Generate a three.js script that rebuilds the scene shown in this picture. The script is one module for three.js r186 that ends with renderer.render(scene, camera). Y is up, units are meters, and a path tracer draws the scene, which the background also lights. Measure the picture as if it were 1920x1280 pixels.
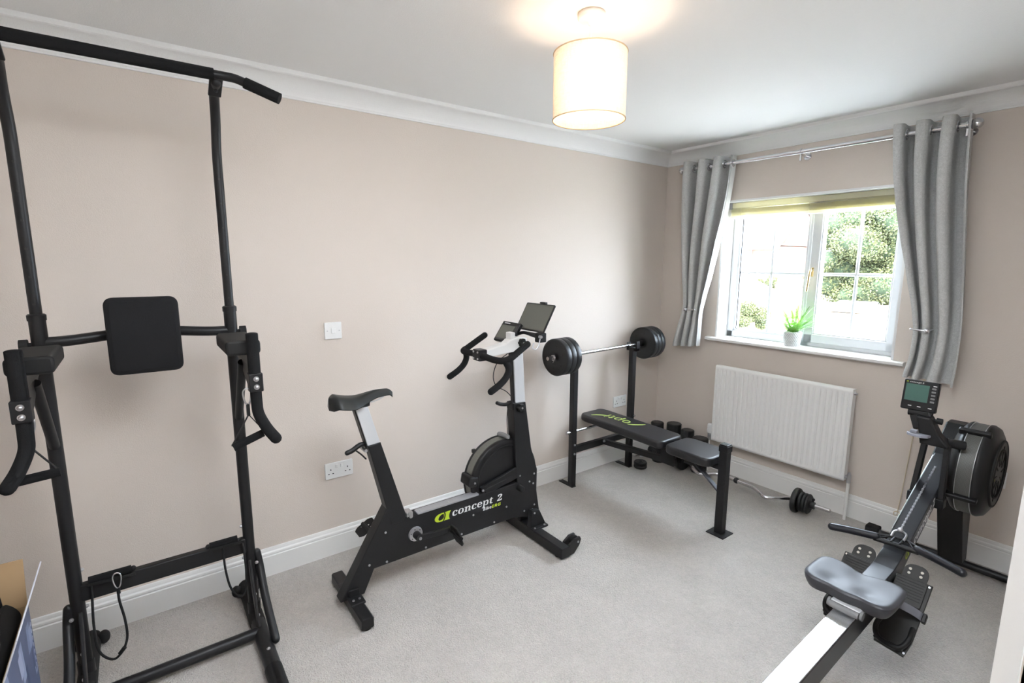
import * as THREE from 'three';
import { RoundedBoxGeometry } from 'three/addons/geometries/RoundedBoxGeometry.js';
import { mergeGeometries } from 'three/addons/utils/BufferGeometryUtils.js';
import { FontLoader } from 'three/addons/loaders/FontLoader.js';
import { TextGeometry } from 'three/addons/geometries/TextGeometry.js';

// ---------------------------------------------------------------- camera, sky, sun, exposure
const scene = new THREE.Scene();
const FOCAL = 947.8;                                    // pixels of a 1920 x 1280 frame
const camera = new THREE.PerspectiveCamera(2 * Math.atan(640 / FOCAL) * 180 / Math.PI, 1.5, 0.02, 300);
{
  const pitch = 0.157, yaw = 0.9324, roll = 0.0041;
  const fw = new THREE.Vector3(-Math.sin(yaw) * Math.cos(pitch), -Math.sin(pitch), -Math.cos(yaw) * Math.cos(pitch));
  const r = new THREE.Vector3().crossVectors(fw, new THREE.Vector3(0, 1, 0)).normalize();
  const u = new THREE.Vector3().crossVectors(r, fw);
  const r2 = r.clone().multiplyScalar(Math.cos(roll)).addScaledVector(u, Math.sin(roll));
  const u2 = u.clone().multiplyScalar(Math.cos(roll)).addScaledVector(r, -Math.sin(roll));
  camera.position.set(2.608, 1.566, 3.462);
  camera.quaternion.setFromRotationMatrix(new THREE.Matrix4().makeBasis(r2, u2, fw.clone().negate()));
}
const renderer = new THREE.WebGLRenderer({ antialias: true });
renderer.toneMapping = THREE.LinearToneMapping;
renderer.toneMappingExposure = 1.08;
renderer.shadowMap.enabled = true;
scene.background = new THREE.Color().setRGB(0.82, 0.95, 1.10);   // bright hazy sky
scene.backgroundIntensity = 30;
const sun = new THREE.DirectionalLight(new THREE.Color(1, 0.95, 0.85), 40);
sun.position.set(10, 30, 4); sun.target.position.set(-8, 0, -28);
sun.castShadow = true; sun.shadow.mapSize.set(2048, 2048);
Object.assign(sun.shadow.camera, { left: -25, right: 25, top: 25, bottom: -25, near: 1, far: 90 });
scene.add(sun, sun.target);
// unseen flashgun, out of view, lighting the room off the ceiling (body built below)
const unseen_flash = new THREE.SpotLight(new THREE.Color(0.93, 0.99, 1.06), 100, 0, 0.54, 0.5, 2);
unseen_flash.position.set(2.28, 1.03, 3.12); unseen_flash.target.position.set(2.17, 2.4, 2.86); unseen_flash.castShadow = true; unseen_flash.shadow.radius = 1.0;
scene.add(unseen_flash, unseen_flash.target);

// ---------------------------------------------------------------- helpers
let seed = 7;
const rnd = () => { seed = (seed * 1664525 + 1013904223) >>> 0; return seed / 4294967296; };
const rr = (a, b) => a + (b - a) * rnd();
const P = (x, y, z) => new THREE.Vector3(x, y, z);
const used = new Map();
function numbered(n) { const k = used.get(n) || 0; used.set(n, k + 1); return k ? n + '_' + String(k).padStart(3, '0') : n; }
const origin = new Map();
function thing(name, label, category, pos = [0, 0, 0], group) {
  const o = new THREE.Group(); o.name = numbered(name); o.position.set(...pos); scene.add(o);
  o.userData = { label, category }; if (group) o.userData.group = group;
  origin.set(o, P(...pos)); return o;
}
function boxUV(g) {
  const p = g.attributes.position, n = g.attributes.normal, uv = new Float32Array(p.count * 2);
  for (let i = 0; i < p.count; i++) {
    const ax = Math.abs(n.getX(i)), ay = Math.abs(n.getY(i)), az = Math.abs(n.getZ(i));
    if (ax >= ay && ax >= az) { uv[2 * i] = p.getZ(i); uv[2 * i + 1] = p.getY(i); }
    else if (ay >= az) { uv[2 * i] = p.getX(i); uv[2 * i + 1] = p.getZ(i); }
    else { uv[2 * i] = p.getX(i); uv[2 * i + 1] = p.getY(i); }
  }
  g.setAttribute('uv', new THREE.BufferAttribute(uv, 2));
}
function flat(geoms, keepUV) {
  const list = (Array.isArray(geoms) ? geoms : [geoms]).flat(9).map((g) => {
    const q = g.index ? g.toNonIndexed() : g.clone();
    for (const k of Object.keys(q.attributes)) if (!['position', 'normal', 'uv'].includes(k)) q.deleteAttribute(k);
    if (!keepUV || !q.attributes.uv) boxUV(q);
    q.clearGroups(); return q;
  });
  return list.length > 1 ? mergeGeometries(list) : list[0];
}
// geometries come in room coordinates; the part is stored relative to its thing
function part(name, geoms, mat, parent, opt = {}) {
  const g = flat(geoms, opt.uv), o = origin.get(parent) || P(0, 0, 0);
  g.translate(-o.x, -o.y, -o.z);
  const m = new THREE.Mesh(g, mat); m.name = name; m.castShadow = m.receiveShadow = true;
  parent.add(m); origin.set(m, o);
  if (opt.label) m.userData.label = opt.label;
  return m;
}
function single(name, geoms, mat, label, category, pos = [0, 0, 0], group, opt = {}) {
  const g = flat(geoms, opt.uv); g.translate(-pos[0], -pos[1], -pos[2]);
  const m = new THREE.Mesh(g, mat); m.name = numbered(name); m.position.set(...pos); m.castShadow = m.receiveShadow = true;
  m.userData = { label, category }; if (group) m.userData.group = group; scene.add(m); origin.set(m, P(...pos)); return m;
}
function struct(name, geoms, mat, label, opt = {}) {
  const m = new THREE.Mesh(flat(geoms, opt.uv), mat); m.name = name; m.castShadow = m.receiveShadow = true;
  m.userData = { kind: 'structure', label, category: opt.category || name.split('_')[0] }; scene.add(m); origin.set(m, P(0, 0, 0)); return m;
}
function copy(o, pos, turn, label) {
  const c = o.clone(); c.name = numbered(o.name.replace(/_\d{3}$/, '')); c.userData = { ...o.userData, label: label || o.userData.label };
  c.position.set(...pos); if (turn) c.rotation.set(...turn); scene.add(c); return c;
}
// boxes by extents, with small rounded edges
function bx(x0, x1, y0, y1, z0, z1, r = 0.002) {
  const w = x1 - x0, h = y1 - y0, d = z1 - z0, rad = Math.min(r, Math.min(w, h, d) * 0.45);
  const g = rad > 0.0004 ? new RoundedBoxGeometry(w, h, d, r > 0.006 ? 3 : 1, rad) : new THREE.BoxGeometry(w, h, d);
  return g.translate((x0 + x1) / 2, (y0 + y1) / 2, (z0 + z1) / 2);
}
const UPV = P(0, 1, 0);
function cyl(a, b, r, r2 = r, seg = 20) {
  a = a.isVector3 ? a : P(...a); b = b.isVector3 ? b : P(...b);
  const d = b.clone().sub(a), g = new THREE.CylinderGeometry(r2, r, d.length(), seg, 1);
  g.applyQuaternion(new THREE.Quaternion().setFromUnitVectors(UPV, d.normalize()));
  return g.translate((a.x + b.x) / 2, (a.y + b.y) / 2, (a.z + b.z) / 2);
}
// square tube between two points; up gives the direction of its height h
function beam(a, b, w, h, up = [0, 1, 0], r = 0.003) {
  a = P(...a); b = P(...b);
  const d = b.clone().sub(a), L = d.length(); d.normalize();
  const s = new THREE.Vector3().crossVectors(P(...up), d).normalize(), t = new THREE.Vector3().crossVectors(d, s);
  const g = new RoundedBoxGeometry(w, h, L, 1, Math.min(r, w * 0.4, h * 0.4));
  g.applyMatrix4(new THREE.Matrix4().makeBasis(s, t, d));
  return g.translate((a.x + b.x) / 2, (a.y + b.y) / 2, (a.z + b.z) / 2);
}
function tube(pts, r, { seg, rad = 12, tension = 0.5, caps = true, closed = false, straight = false } = {}) {
  const v = pts.map((p) => P(...p));
  let curve;
  if (straight) { curve = new THREE.CurvePath(); for (let i = 1; i < v.length; i++) curve.add(new THREE.LineCurve3(v[i - 1], v[i])); }
  else curve = new THREE.CatmullRomCurve3(v, closed, 'catmullrom', tension);
  const out = [new THREE.TubeGeometry(curve, seg || Math.max(8, pts.length * 8), r, rad, closed)];
  if (caps && !closed) for (const e of [v[0], v[v.length - 1]]) out.push(new THREE.SphereGeometry(r, rad, 6).translate(e.x, e.y, e.z));
  return out;
}
const ball = (x, y, z, r, s = [1, 1, 1], seg = 18) => new THREE.SphereGeometry(r, seg, Math.ceil(seg * 0.6)).scale(...s).translate(x, y, z);
const torus = (x, y, z, R, r, rot = [0, 0, 0], seg = 28) => new THREE.TorusGeometry(R, r, 8, seg).rotateX(rot[0]).rotateY(rot[1]).rotateZ(rot[2]).translate(x, y, z);
function mkShape(pts) { const s = new THREE.Shape(); pts.forEach((p, i) => (i ? s.lineTo(p[0], p[1]) : s.moveTo(p[0], p[1]))); s.closePath(); return s; }
function exShape(s, depth, bevel = 0, curve = 8) {
  return new THREE.ExtrudeGeometry(s, { depth: depth - 2 * bevel, bevelEnabled: bevel > 0, bevelSize: bevel, bevelOffset: -bevel, bevelThickness: bevel, bevelSegments: 2, curveSegments: curve }).translate(0, 0, bevel);
}
const profX = (zy, x0, x1, b = 0) => exShape(!Array.isArray(zy) ? zy : mkShape(zy.map(([z, y]) => [-z, y])), x1 - x0, b).rotateY(Math.PI / 2).translate(x0, 0, 0);
const profZ = (xy, z0, z1, b = 0) => exShape(!Array.isArray(xy) ? xy : mkShape(xy), z1 - z0, b).translate(0, 0, z0);
const profY = (xz, y0, y1, b = 0) => exShape(!Array.isArray(xz) ? xz : mkShape(xz.map(([x, z]) => [x, -z])), y1 - y0, b).rotateX(-Math.PI / 2).translate(0, y0, 0);
function rrect(w, h, r, cx = 0, cy = 0) {
  const s = new THREE.Shape(), x = cx - w / 2, y = cy - h / 2;
  s.moveTo(x + r, y); s.lineTo(x + w - r, y); s.quadraticCurveTo(x + w, y, x + w, y + r); s.lineTo(x + w, y + h - r);
  s.quadraticCurveTo(x + w, y + h, x + w - r, y + h); s.lineTo(x + r, y + h); s.quadraticCurveTo(x, y + h, x, y + h - r); s.lineTo(x, y + r); s.quadraticCurveTo(x, y, x + r, y); return s;
}
// grid surface from a function (u, v) -> [x, y, z]
function grid(nu, nv, f) {
  const pos = [], uv = [], idx = [];
  for (let j = 0; j <= nv; j++) for (let i = 0; i <= nu; i++) { pos.push(...f(i / nu, j / nv)); uv.push(i / nu, j / nv); }
  for (let j = 0; j < nv; j++) for (let i = 0; i < nu; i++) { const a = j * (nu + 1) + i, b = a + 1, c = a + nu + 1, d = c + 1; idx.push(a, b, d, a, d, c); }
  const g = new THREE.BufferGeometry(); g.setAttribute('position', new THREE.Float32BufferAttribute(pos, 3)); g.setAttribute('uv', new THREE.Float32BufferAttribute(uv, 2)); g.setIndex(idx); g.computeVertexNormals(); return g;
}
const lathe = (prof, seg = 32) => new THREE.LatheGeometry(prof.map(([r, y]) => new THREE.Vector2(r, y)), seg);

// ---------------------------------------------------------------- textures and materials
function lattice(n, s0) { let s = s0 >>> 0; const a = new Float32Array(n * n); for (let i = 0; i < n * n; i++) { s = (s * 1664525 + 1013904223) >>> 0; a[i] = s / 4294967296; } return a; }
function vnoise(n, s0) { const a = lattice(n, s0); return (x, y) => { const X = x * n, Y = y * n, i = Math.floor(X), j = Math.floor(Y), f = X - i, g = Y - j, u = f * f * (3 - 2 * f), v = g * g * (3 - 2 * g), m = (k) => ((k % n) + n) % n; const A = a[m(j) * n + m(i)], B = a[m(j) * n + m(i + 1)], C = a[m(j + 1) * n + m(i)], D = a[m(j + 1) * n + m(i + 1)]; return A + (B - A) * u + (C - A) * v + (A - B - C + D) * u * v; }; }
function tex(size, fn, metres, srgb) {
  const [w, h] = Array.isArray(size) ? size : [size, size], d = new Uint8Array(w * h * 4);
  for (let j = 0; j < h; j++) for (let i = 0; i < w; i++) { const c = fn(i / w, j / h, i, j), k = 4 * (j * w + i); if (typeof c === 'number') d[k] = d[k + 1] = d[k + 2] = Math.max(0, Math.min(255, c * 255)); else for (let q = 0; q < 3; q++) d[k + q] = Math.max(0, Math.min(255, c[q] * 255)); d[k + 3] = 255; }
  const t = new THREE.DataTexture(d, w, h); t.wrapS = t.wrapT = THREE.RepeatWrapping; t.magFilter = THREE.LinearFilter; t.minFilter = THREE.LinearMipmapLinearFilter; t.generateMipmaps = true;
  if (srgb) t.colorSpace = THREE.SRGBColorSpace;
  const [mu, mv] = Array.isArray(metres) ? metres : [metres, metres]; t.repeat.set(1 / mu, 1 / mv); t.needsUpdate = true; return t;
}
const lin = (r, g, b) => new THREE.Color().setRGB(r, g, b);
const std = (c, rough = 0.6, metal = 0, extra = {}) => new THREE.MeshStandardMaterial({ color: Array.isArray(c) ? lin(...c) : c, roughness: rough, metalness: metal, ...extra });
const phys = (c, rough, extra) => new THREE.MeshPhysicalMaterial({ color: Array.isArray(c) ? lin(...c) : c, roughness: rough, ...extra });
const n8 = vnoise(8, 11), n32 = vnoise(32, 12), n128 = vnoise(128, 13), n256 = vnoise(256, 14), n16 = vnoise(16, 15), n64 = vnoise(64, 16), n512 = vnoise(512, 17);

const wallBump = tex(512, (x, y) => 0.5 * n256(x, y) + 0.35 * n128(x, y) + 0.15 * n64(x, y), 0.35);
const foamBump = tex(256, (x, y) => 0.6 * n128(x, y) + 0.4 * n64(x, y), 0.05);
const pileBump = tex(512, (x, y) => 0.45 * n256(x, y) + 0.4 * n128(x, y) + 0.15 * n64(x, y), 0.55);
const pileColor = tex(1024, (x, y) => { const v = 0.86 + 0.14 * (0.5 * n512(x, y) + 0.3 * n256(x, y) + 0.2 * n64(x, y)) + 0.03 * (n16(x, y) - 0.5); return [v, v * 0.985, v * 0.965]; }, 1.3, true);
const weave = (x, y, n) => 0.5 + 0.25 * Math.sin(x * n * 6.2832) * (Math.sin(y * n * 3.1416) > 0 ? 1 : -1);
const clothColor = tex(512, (x, y) => { const v = 0.80 + 0.12 * n512(x, y * 0.12) + 0.12 * n512(x * 0.12, y) + 0.04 * (n32(x, y) - 0.5); return [v, v, v]; }, 0.28, true);
const clothBump = tex(512, (x, y) => 0.5 * n512(x, y * 0.15) + 0.5 * n512(x * 0.15, y), 0.28);
const linenColor = tex(512, (x, y) => { const v = 0.84 + 0.12 * n256(x, y * 0.06) + 0.10 * n256(x * 0.06, y); return [v, v * 0.97, v * 0.92]; }, 0.2, true);
const meshColor = tex(128, (x, y) => { const d = Math.hypot(((x * 16) % 1) - 0.5, ((y * 16) % 1) - 0.5); const v = d < 0.3 ? 0.35 : 0.78; return [v, v, v * 0.97]; }, 0.05, true);
const diamondBump = tex(256, (x, y) => { const a = Math.abs((((x + y) * 4) % 1) - 0.5) * 2, b = Math.abs((((x - y) * 4 + 8) % 1) - 0.5) * 2; return Math.min(1, 1.6 * Math.min(a, b)); }, [0.062, 0.075]);

const M = {
  wall: std([0.66, 0.585, 0.525], 0.82, 0, { bumpMap: wallBump, bumpScale: 0.0006 }),
  ceiling: std([0.88, 0.885, 0.885], 0.9, 0, { bumpMap: wallBump, bumpScale: 0.0005 }),
  gloss: std([0.82, 0.81, 0.79], 0.38),
  reveal: std([0.82, 0.82, 0.82], 0.6),
  carpet: std([0.545, 0.53, 0.515], 1.0, 0, { map: pileColor, bumpMap: pileBump, bumpScale: 0.006 }),
  upvc: std([0.80, 0.82, 0.84], 0.3),
  seal: std([0.05, 0.05, 0.055], 0.7),
  glass: phys([1, 1, 1], 0.02, { transmission: 1, thickness: 0, ior: 1.5, specularIntensity: 0.6 }),
  chrome: std([0.72, 0.72, 0.74], 0.16, 1),
  steel: std([0.55, 0.55, 0.57], 0.3, 1),
  brass: std([0.62, 0.50, 0.28], 0.28, 1),
  cloth: std([0.66, 0.66, 0.65], 0.95, 0, { map: clothColor, bumpMap: clothBump, bumpScale: 0.0008, side: THREE.DoubleSide }),
  lining: phys([0.80, 0.80, 0.78], 1, { transmission: 0.35, thickness: 0, side: THREE.DoubleSide }),
  radiator: std([0.87, 0.865, 0.85], 0.4),
  plastic: std([0.80, 0.80, 0.79], 0.35),
  hole: std([0.02, 0.02, 0.02], 0.8),
  black: phys([0.012, 0.012, 0.013], 0.42, { specularIntensity: 0.6 }),
  blackMatte: phys([0.012, 0.012, 0.012], 0.62, { specularIntensity: 0.5 }),
  rubber: phys([0.014, 0.014, 0.014], 0.7, { specularIntensity: 0.5 }),
  foam: phys([0.013, 0.013, 0.0135], 0.9, { specularIntensity: 0.3, bumpMap: foamBump, bumpScale: 0.001 }),
  vinyl: phys([0.014, 0.014, 0.016], 0.38, { specularIntensity: 0.9 }),
  plateV: phys([0.016, 0.017, 0.018], 0.40, { specularIntensity: 0.8 }),
  silver: std([0.62, 0.62, 0.65], 0.38, 0.85),
  paintSilver: std([0.60, 0.61, 0.63], 0.45, 0.25),
  grey: std([0.20, 0.20, 0.205], 0.5),
  guard: std([0.42, 0.42, 0.40], 0.5, 0.35, { map: meshColor }),
  lime: std([0.48, 0.62, 0.03], 0.5),
  print: std([0.72, 0.72, 0.72], 0.5),
  paleGreen: std([0.46, 0.60, 0.16], 0.5),
  screen: std([0.055, 0.13, 0.11], 0.16),
  tablet: std([0.10, 0.105, 0.09], 0.2),
  blind: phys([0.88, 0.85, 0.68], 0.9, { transmission: 0.6, thickness: 0 }),
  pot: std([0.80, 0.79, 0.80], 0.45, 0, { bumpMap: diamondBump, bumpScale: 0.003 }),
  soil: std([0.05, 0.035, 0.025], 1),
  fern: phys([0.17, 0.40, 0.05], 0.6, { transmission: 0.45, thickness: 0, side: THREE.DoubleSide }),
  card: std([0.42, 0.28, 0.15], 0.85),
  cable: std([0.62, 0.52, 0.36], 0.5),
};
// ---------------------------------------------------------------- the room
const W = 2.56, L = 4.26, H = 2.4;
const OX0 = 0.50, OX1 = 1.62, OY0 = 1.0, OY1 = 2.0;      // window opening
struct('floor', bx(-0.12, 3.9, -0.08, 0, -0.3, 4.7, 0), M.carpet, 'beige cut-pile fitted carpet');
struct('ceiling', bx(-0.12, 3.9, H, H + 0.1, -0.3, 4.7, 0), M.ceiling, 'smooth white painted ceiling');
struct('wall_left', bx(-0.12, 0, 0, H, -0.3, L + 0.12, 0), M.wall, 'long dusty pink wall behind the exercise machines');
{
  const s = mkShape([[0, 0], [W, 0], [W, H], [0, H]]), h = new THREE.Path();
  h.moveTo(OX0, OY0); h.lineTo(OX0, OY1); h.lineTo(OX1, OY1); h.lineTo(OX1, OY0); h.closePath(); s.holes.push(h);
  struct('wall_back', [profZ(s, -0.3, 0), bx(W, 3.9, 0, H, -0.3, 0, 0)], M.wall, 'dusty pink wall with the window and radiator');
  const d = mkShape([[0, 0], [-2.88, 0], [-2.88, 2.04], [-3.66, 2.04], [-3.66, 0], [-L, 0], [-L, H], [0, H]]);
  struct('wall_right', profX(d, W, W + 0.12), M.wall, 'dusty pink wall with the doorway');
  struct('wall_front', bx(0, W + 0.12, 0, H, L, L + 0.12, 0), M.wall, 'dusty pink wall facing the window');
  struct('wall_unseen_landing', [bx(3.78, 3.9, 0, H, 0, 4.7, 0), bx(W + 0.12, 3.78, 0, H, 4.58, 4.7, 0), bx(W + 0.12, 3.78, 0, H, 2.0, 2.12, 0)], M.wall, 'unseen landing walls closing off the sky beyond the doorway');  // out of view, closing the doorway off from sky light
}
// door lining and architraves
struct('trim_1', [bx(W - 0.001, W + 0.121, 0, 2.04, 2.855, 2.88, 0.002), bx(W - 0.001, W + 0.121, 0, 2.04, 3.66, 3.685, 0.002), bx(W - 0.001, W + 0.121, 2.04, 2.065, 2.855, 3.685, 0.002),
  bx(W + 0.05, W + 0.09, 0, 2.04, 2.875, 2.892, 0.002)], M.gloss, 'white gloss door lining');
struct('trim_2', [
  profY([[W, 2.872], [W - 0.018, 2.872], [W - 0.018, 2.85], [W - 0.012, 2.82], [W - 0.010, 2.802], [W, 2.802]], 0, 2.12, 0.001),
  profY([[W, 3.668], [W - 0.018, 3.668], [W - 0.018, 3.69], [W - 0.012, 3.72], [W - 0.010, 3.738], [W, 3.738]], 0, 2.12, 0.001),
  bx(W - 0.018, W, 2.05, 2.12, 2.802, 3.738, 0.002)], M.gloss, 'white gloss door architrave');
// coving: a concave plaster moulding
{
  const c = [[0, H], [0, 2.303], [0.008, 2.303], [0.010, 2.310]];
  for (let i = 0; i <= 10; i++) { const a = i / 10 * Math.PI / 2; c.push([0.012 + 0.082 * (1 - Math.cos(a)), 2.312 + 0.066 * Math.sin(a)]); }
  c.push([0.100, 2.382], [0.100, H]);
  struct('trim_3', profZ(c, 0, L), M.ceiling, 'white plaster coving above the long pink wall');
  struct('trim_4', profX(c, 0, W), M.ceiling, 'white plaster coving above the window wall');
  struct('trim_5', profZ(c.map(([x, y]) => [W - x, y]), 0, L), M.ceiling, 'white plaster coving above the doorway wall');
  struct('trim_6', profX(c.map(([x, y]) => [L - x, y]), 0, W), M.ceiling, 'white plaster coving above the wall facing the window');
  const b = [[0, 0], [0.019, 0], [0.019, 0.104], [0.0155, 0.107], [0.0155, 0.110], [0.0175, 0.114], [0.0165, 0.122], [0.0115, 0.128], [0.0105, 0.134], [0.008, 0.143], [0.006, 0.144], [0, 0.144]];
  struct('baseboard_left', profZ(b, 0, L), M.gloss, 'white moulded skirting board along the long pink wall');
  struct('baseboard_back', profX(b, 0, W), M.gloss, 'white moulded skirting board under the window');
  struct('baseboard_right', [profZ(b.map(([x, y]) => [W - x, y]), 0, 2.80), profZ(b.map(([x, y]) => [W - x, y]), 3.74, L)], M.gloss, 'white moulded skirting board beside the doorway');
  struct('baseboard_front', profX(b.map(([x, y]) => [L - x, y]), 0, W), M.gloss, 'white moulded skirting board facing the window');
}
// window: reveal, sill board, white frame with two lights, glazing bars, panes, handle
struct('trim_7', [bx(OX0 - 0.001, OX0 + 0.012, OY0, OY1, -0.3, 0.001, 0), bx(OX1 - 0.012, OX1 + 0.001, OY0, OY1, -0.3, 0.001, 0), bx(OX0, OX1, OY1 - 0.012, OY1 + 0.001, -0.3, 0.001, 0)], M.reveal, 'white plastered window reveal');
{
  const w = new THREE.Group(); w.name = 'window_1'; w.userData = { kind: 'structure', label: 'white two-light window with glazing bars and a brass handle', category: 'window' }; scene.add(w); origin.set(w, P(0, 0, 0));
  const zi = -0.135, zo = -0.195, x0 = OX0 + 0.012, x1 = OX1 - 0.012, y0 = OY0 + 0.014, y1 = OY1 - 0.012;
  const fr = (a, b, c, d, t, z0, z1, r = 0.004) => [bx(a, a + t, c, d, z0, z1, r), bx(b - t, b, c, d, z0, z1, r), bx(a, b, c, c + t, z0, z1, r), bx(a, b, d - t, d, z0, z1, r)];
  part('frame', [fr(x0, x1, y0, y1, 0.045, zo, zi), bx(1.045, 1.10, y0, y1, zo, zi, 0.004)], M.upvc, w);
  // left fixed light: glazing bead; right light: opening sash standing proud
  part('glazing_bead', fr(x0 + 0.042, 1.048, y0 + 0.042, y1 - 0.042, 0.018, -0.178, -0.142, 0.004), M.upvc, w);
  const sash = part('sash', [fr(1.068, x1 - 0.012, y0 + 0.026, y1 - 0.024, 0.058, -0.185, -0.118, 0.006), fr(1.12, x1 - 0.064, y0 + 0.078, y1 - 0.076, 0.014, -0.178, -0.124, 0.004)], M.upvc, w);
  const gl = [x0 + 0.058, 1.032, y0 + 0.058, y1 - 0.058], gr = [1.13, x1 - 0.074, y0 + 0.088, y1 - 0.086], zg = -0.158;
  part('seal', [fr(gl[0] - 0.004, gl[1] + 0.004, gl[2] - 0.004, gl[3] + 0.004, 0.006, zg - 0.006, zg + 0.010, 0)], M.seal, w);
  part('seal', [fr(gr[0] - 0.004, gr[1] + 0.004, gr[2] - 0.004, gr[3] + 0.004, 0.006, zg - 0.006, zg + 0.014, 0)], M.seal, w);
  for (const q of [gl, gr]) {
    const pane = part('pane', grid(1, 1, (u, v) => [q[0] + (q[1] - q[0]) * u, q[2] + (q[3] - q[2]) * v, zg]), M.glass, w);
    const cx = (q[0] + q[1]) / 2;
    part('glazing_bar', cyl([cx, q[2], 0], [cx, q[3], 0], 0.010, 0.010, 12).scale(1, 1, 0.5).translate(0, 0, zg - 0.0075), M.upvc, w);
    part('glazing_bar', cyl([q[0], 1.491, 0], [q[1], 1.491, 0], 0.010, 0.010, 12).scale(1, 1, 0.5).translate(0, 0, zg - 0.0078), M.upvc, w);
  }
  part('handle', [bx(1.084, 1.100, 1.475, 1.535, -0.120, -0.110, 0.004), cyl([1.092, 1.515, -0.112], [1.092, 1.515, -0.085], 0.009),
    tube([[1.092, 1.515, -0.083], [1.091, 1.49, -0.078], [1.086, 1.44, -0.082], [1.080, 1.385, -0.086]], 0.0075)], M.brass, w, { label: 'brass casement handle' });
  part('window_sill', profX([[-0.2, 0.99], [-0.2, 1.014], [0.034, 1.014], [0.042, 1.008], [0.042, 0.994], [0.034, 0.988], [-0.2, 0.988]], 0.44, 1.68, 0.002), M.gloss, w, { label: 'white painted window board' });
}
// raised blind gathered under the window head
{
  const b = thing('window_blind', 'cream slatted blind pulled up under the window head', 'blind', [1.06, 1.88, -0.08]);
  part('headrail', [bx(0.516, 1.606, 1.950, 1.986, -0.108, -0.062, 0.003)], M.blind, b);
  for (let i = 0; i < 9; i++) part('slat', grid(12, 2, (u, v) => [0.52 + 1.08 * u, 1.947 - i * 0.0055 - 0.006 * Math.sin(u * Math.PI) - 0.004 * Math.sin(v * Math.PI), -0.110 + 0.05 * v]), M.blind, b);
  part('bottom_rail', bx(0.52, 1.60, 1.878, 1.897, -0.112, -0.058, 0.004), M.blind, b);
  for (const x of [0.60, 1.06, 1.52]) part('ladder_cord', cyl([x, 1.88, -0.056], [x, 1.955, -0.056], 0.0012, 0.0012, 6), M.blind, b);
  part('bracket', [bx(0.512, 0.532, 1.944, 1.988, -0.112, -0.056, 0.002)], M.steel, b);
}
// ---------------------------------------------------------------- pendant lamp
{
  const lx = 1.263, lz = 2.133;
  const t = thing('pendant_lamp', 'cream linen drum shade pendant lamp on the ceiling', 'lamp', [lx, 2.03, lz]);
  const at = (g) => g.translate(lx, 0, lz);
  part('ceiling_rose', at(lathe([[0, 2.4], [0.046, 2.4], [0.046, 2.383], [0.040, 2.376], [0.012, 2.371], [0.008, 2.362], [0, 2.362]])), M.plastic, t);
  part('cord', cyl([lx, 2.25, lz], [lx, 2.37, lz], 0.003, 0.003, 8), M.plastic, t);
  part('lamp_holder', at(lathe([[0, 2.262], [0.016, 2.258], [0.02, 2.212], [0, 2.212]], 16)), M.plastic, t);
  const shadeMat = phys([0.82, 0.71, 0.60], 0.95, { transmission: 0.22, thickness: 0, map: linenColor, side: THREE.DoubleSide });
  const R = 0.126, y0 = 2.056, y1 = 2.272;
  part('lamp_shade', grid(64, 4, (u, v) => [lx + R * Math.cos(u * 6.28318), y0 + (y1 - y0) * v, lz - R * Math.sin(u * 6.28318)]), shadeMat, t, { label: 'cream linen drum shade' });
  const rim = std([0.55, 0.40, 0.25], 0.8);
  part('shade_rim', torus(lx, y0, lz, R, 0.0022, [Math.PI / 2, 0, 0], 64), rim, t);
  part('shade_rim', torus(lx, y1, lz, R, 0.0022, [Math.PI / 2, 0, 0], 64), rim, t);
  part('shade_spider', [0, 2.094, 4.188].map((a) => cyl([lx, y1 - 0.03, lz], [lx + R * Math.cos(a), y1 - 0.004, lz + R * Math.sin(a)], 0.0015, 0.0015, 6)), M.plastic, t);
  const bulbMat = std([1, 1, 1], 0.4, 0, { emissive: lin(1, 0.80, 0.60), emissiveIntensity: 3 });
  part('bulb', ball(lx, 2.185, lz, 0.030, [1, 1.15, 1]), bulbMat, t, { label: 'glowing warm bulb' });
  const pl = new THREE.PointLight(lin(1, 0.77, 0.56), 0.27, 0, 2); pl.position.set(lx, 2.185, lz); pl.castShadow = true; pl.shadow.radius = 1.4; scene.add(pl);
}
// ---------------------------------------------------------------- curtains, pole, holdbacks
const poleY = 2.240, poleZ = 0.095;
{
  const t = thing('curtain_pole', 'chrome curtain pole with ball ends above the window', 'curtain pole', [1.04, 2.18, 0.05]);
  part('pole', cyl([0.225, poleY, poleZ], [1.845, poleY, poleZ], 0.0135), M.chrome, t);
  for (const [x, s] of [[0.205, 1], [1.868, -1]]) part('finial', [ball(x, poleY, poleZ, 0.026), cyl([x + s * 0.02, poleY, poleZ], [x + s * 0.04, poleY, poleZ], 0.018)], M.chrome, t);
  for (const x of [0.245, 1.05, 1.835]) part('bracket', [cyl([x, poleY - 0.018, 0.0], [x, poleY - 0.018, 0.006], 0.022), cyl([x, poleY - 0.018, 0.004], [x, poleY - 0.018, poleZ], 0.006), torus(x, poleY, poleZ, 0.0165, 0.004, [0, Math.PI / 2, 0]), bx(x - 0.006, x + 0.006, poleY - 0.055, poleY - 0.012, poleZ - 0.006, poleZ + 0.006, 0.003)], M.chrome, t);
}
function keyed(k, v) {                                            // Catmull-Rom through the key rows
  let i = 0; while (i < k.length - 2 && v > k[i + 1][0]) i++;
  const a = k[Math.max(0, i - 1)], p = k[i], q = k[i + 1], d = k[Math.min(k.length - 1, i + 2)], f = Math.max(0, Math.min(1, (v - p[0]) / (q[0] - p[0])));
  return p.slice(1).map((_, j) => { const A = a[j + 1], B = p[j + 1], C = q[j + 1], D = d[j + 1]; return B + 0.5 * f * (C - A + f * (2 * A - 5 * B + 4 * C - D + f * (3 * (B - C) + D - A))); });
}
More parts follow.
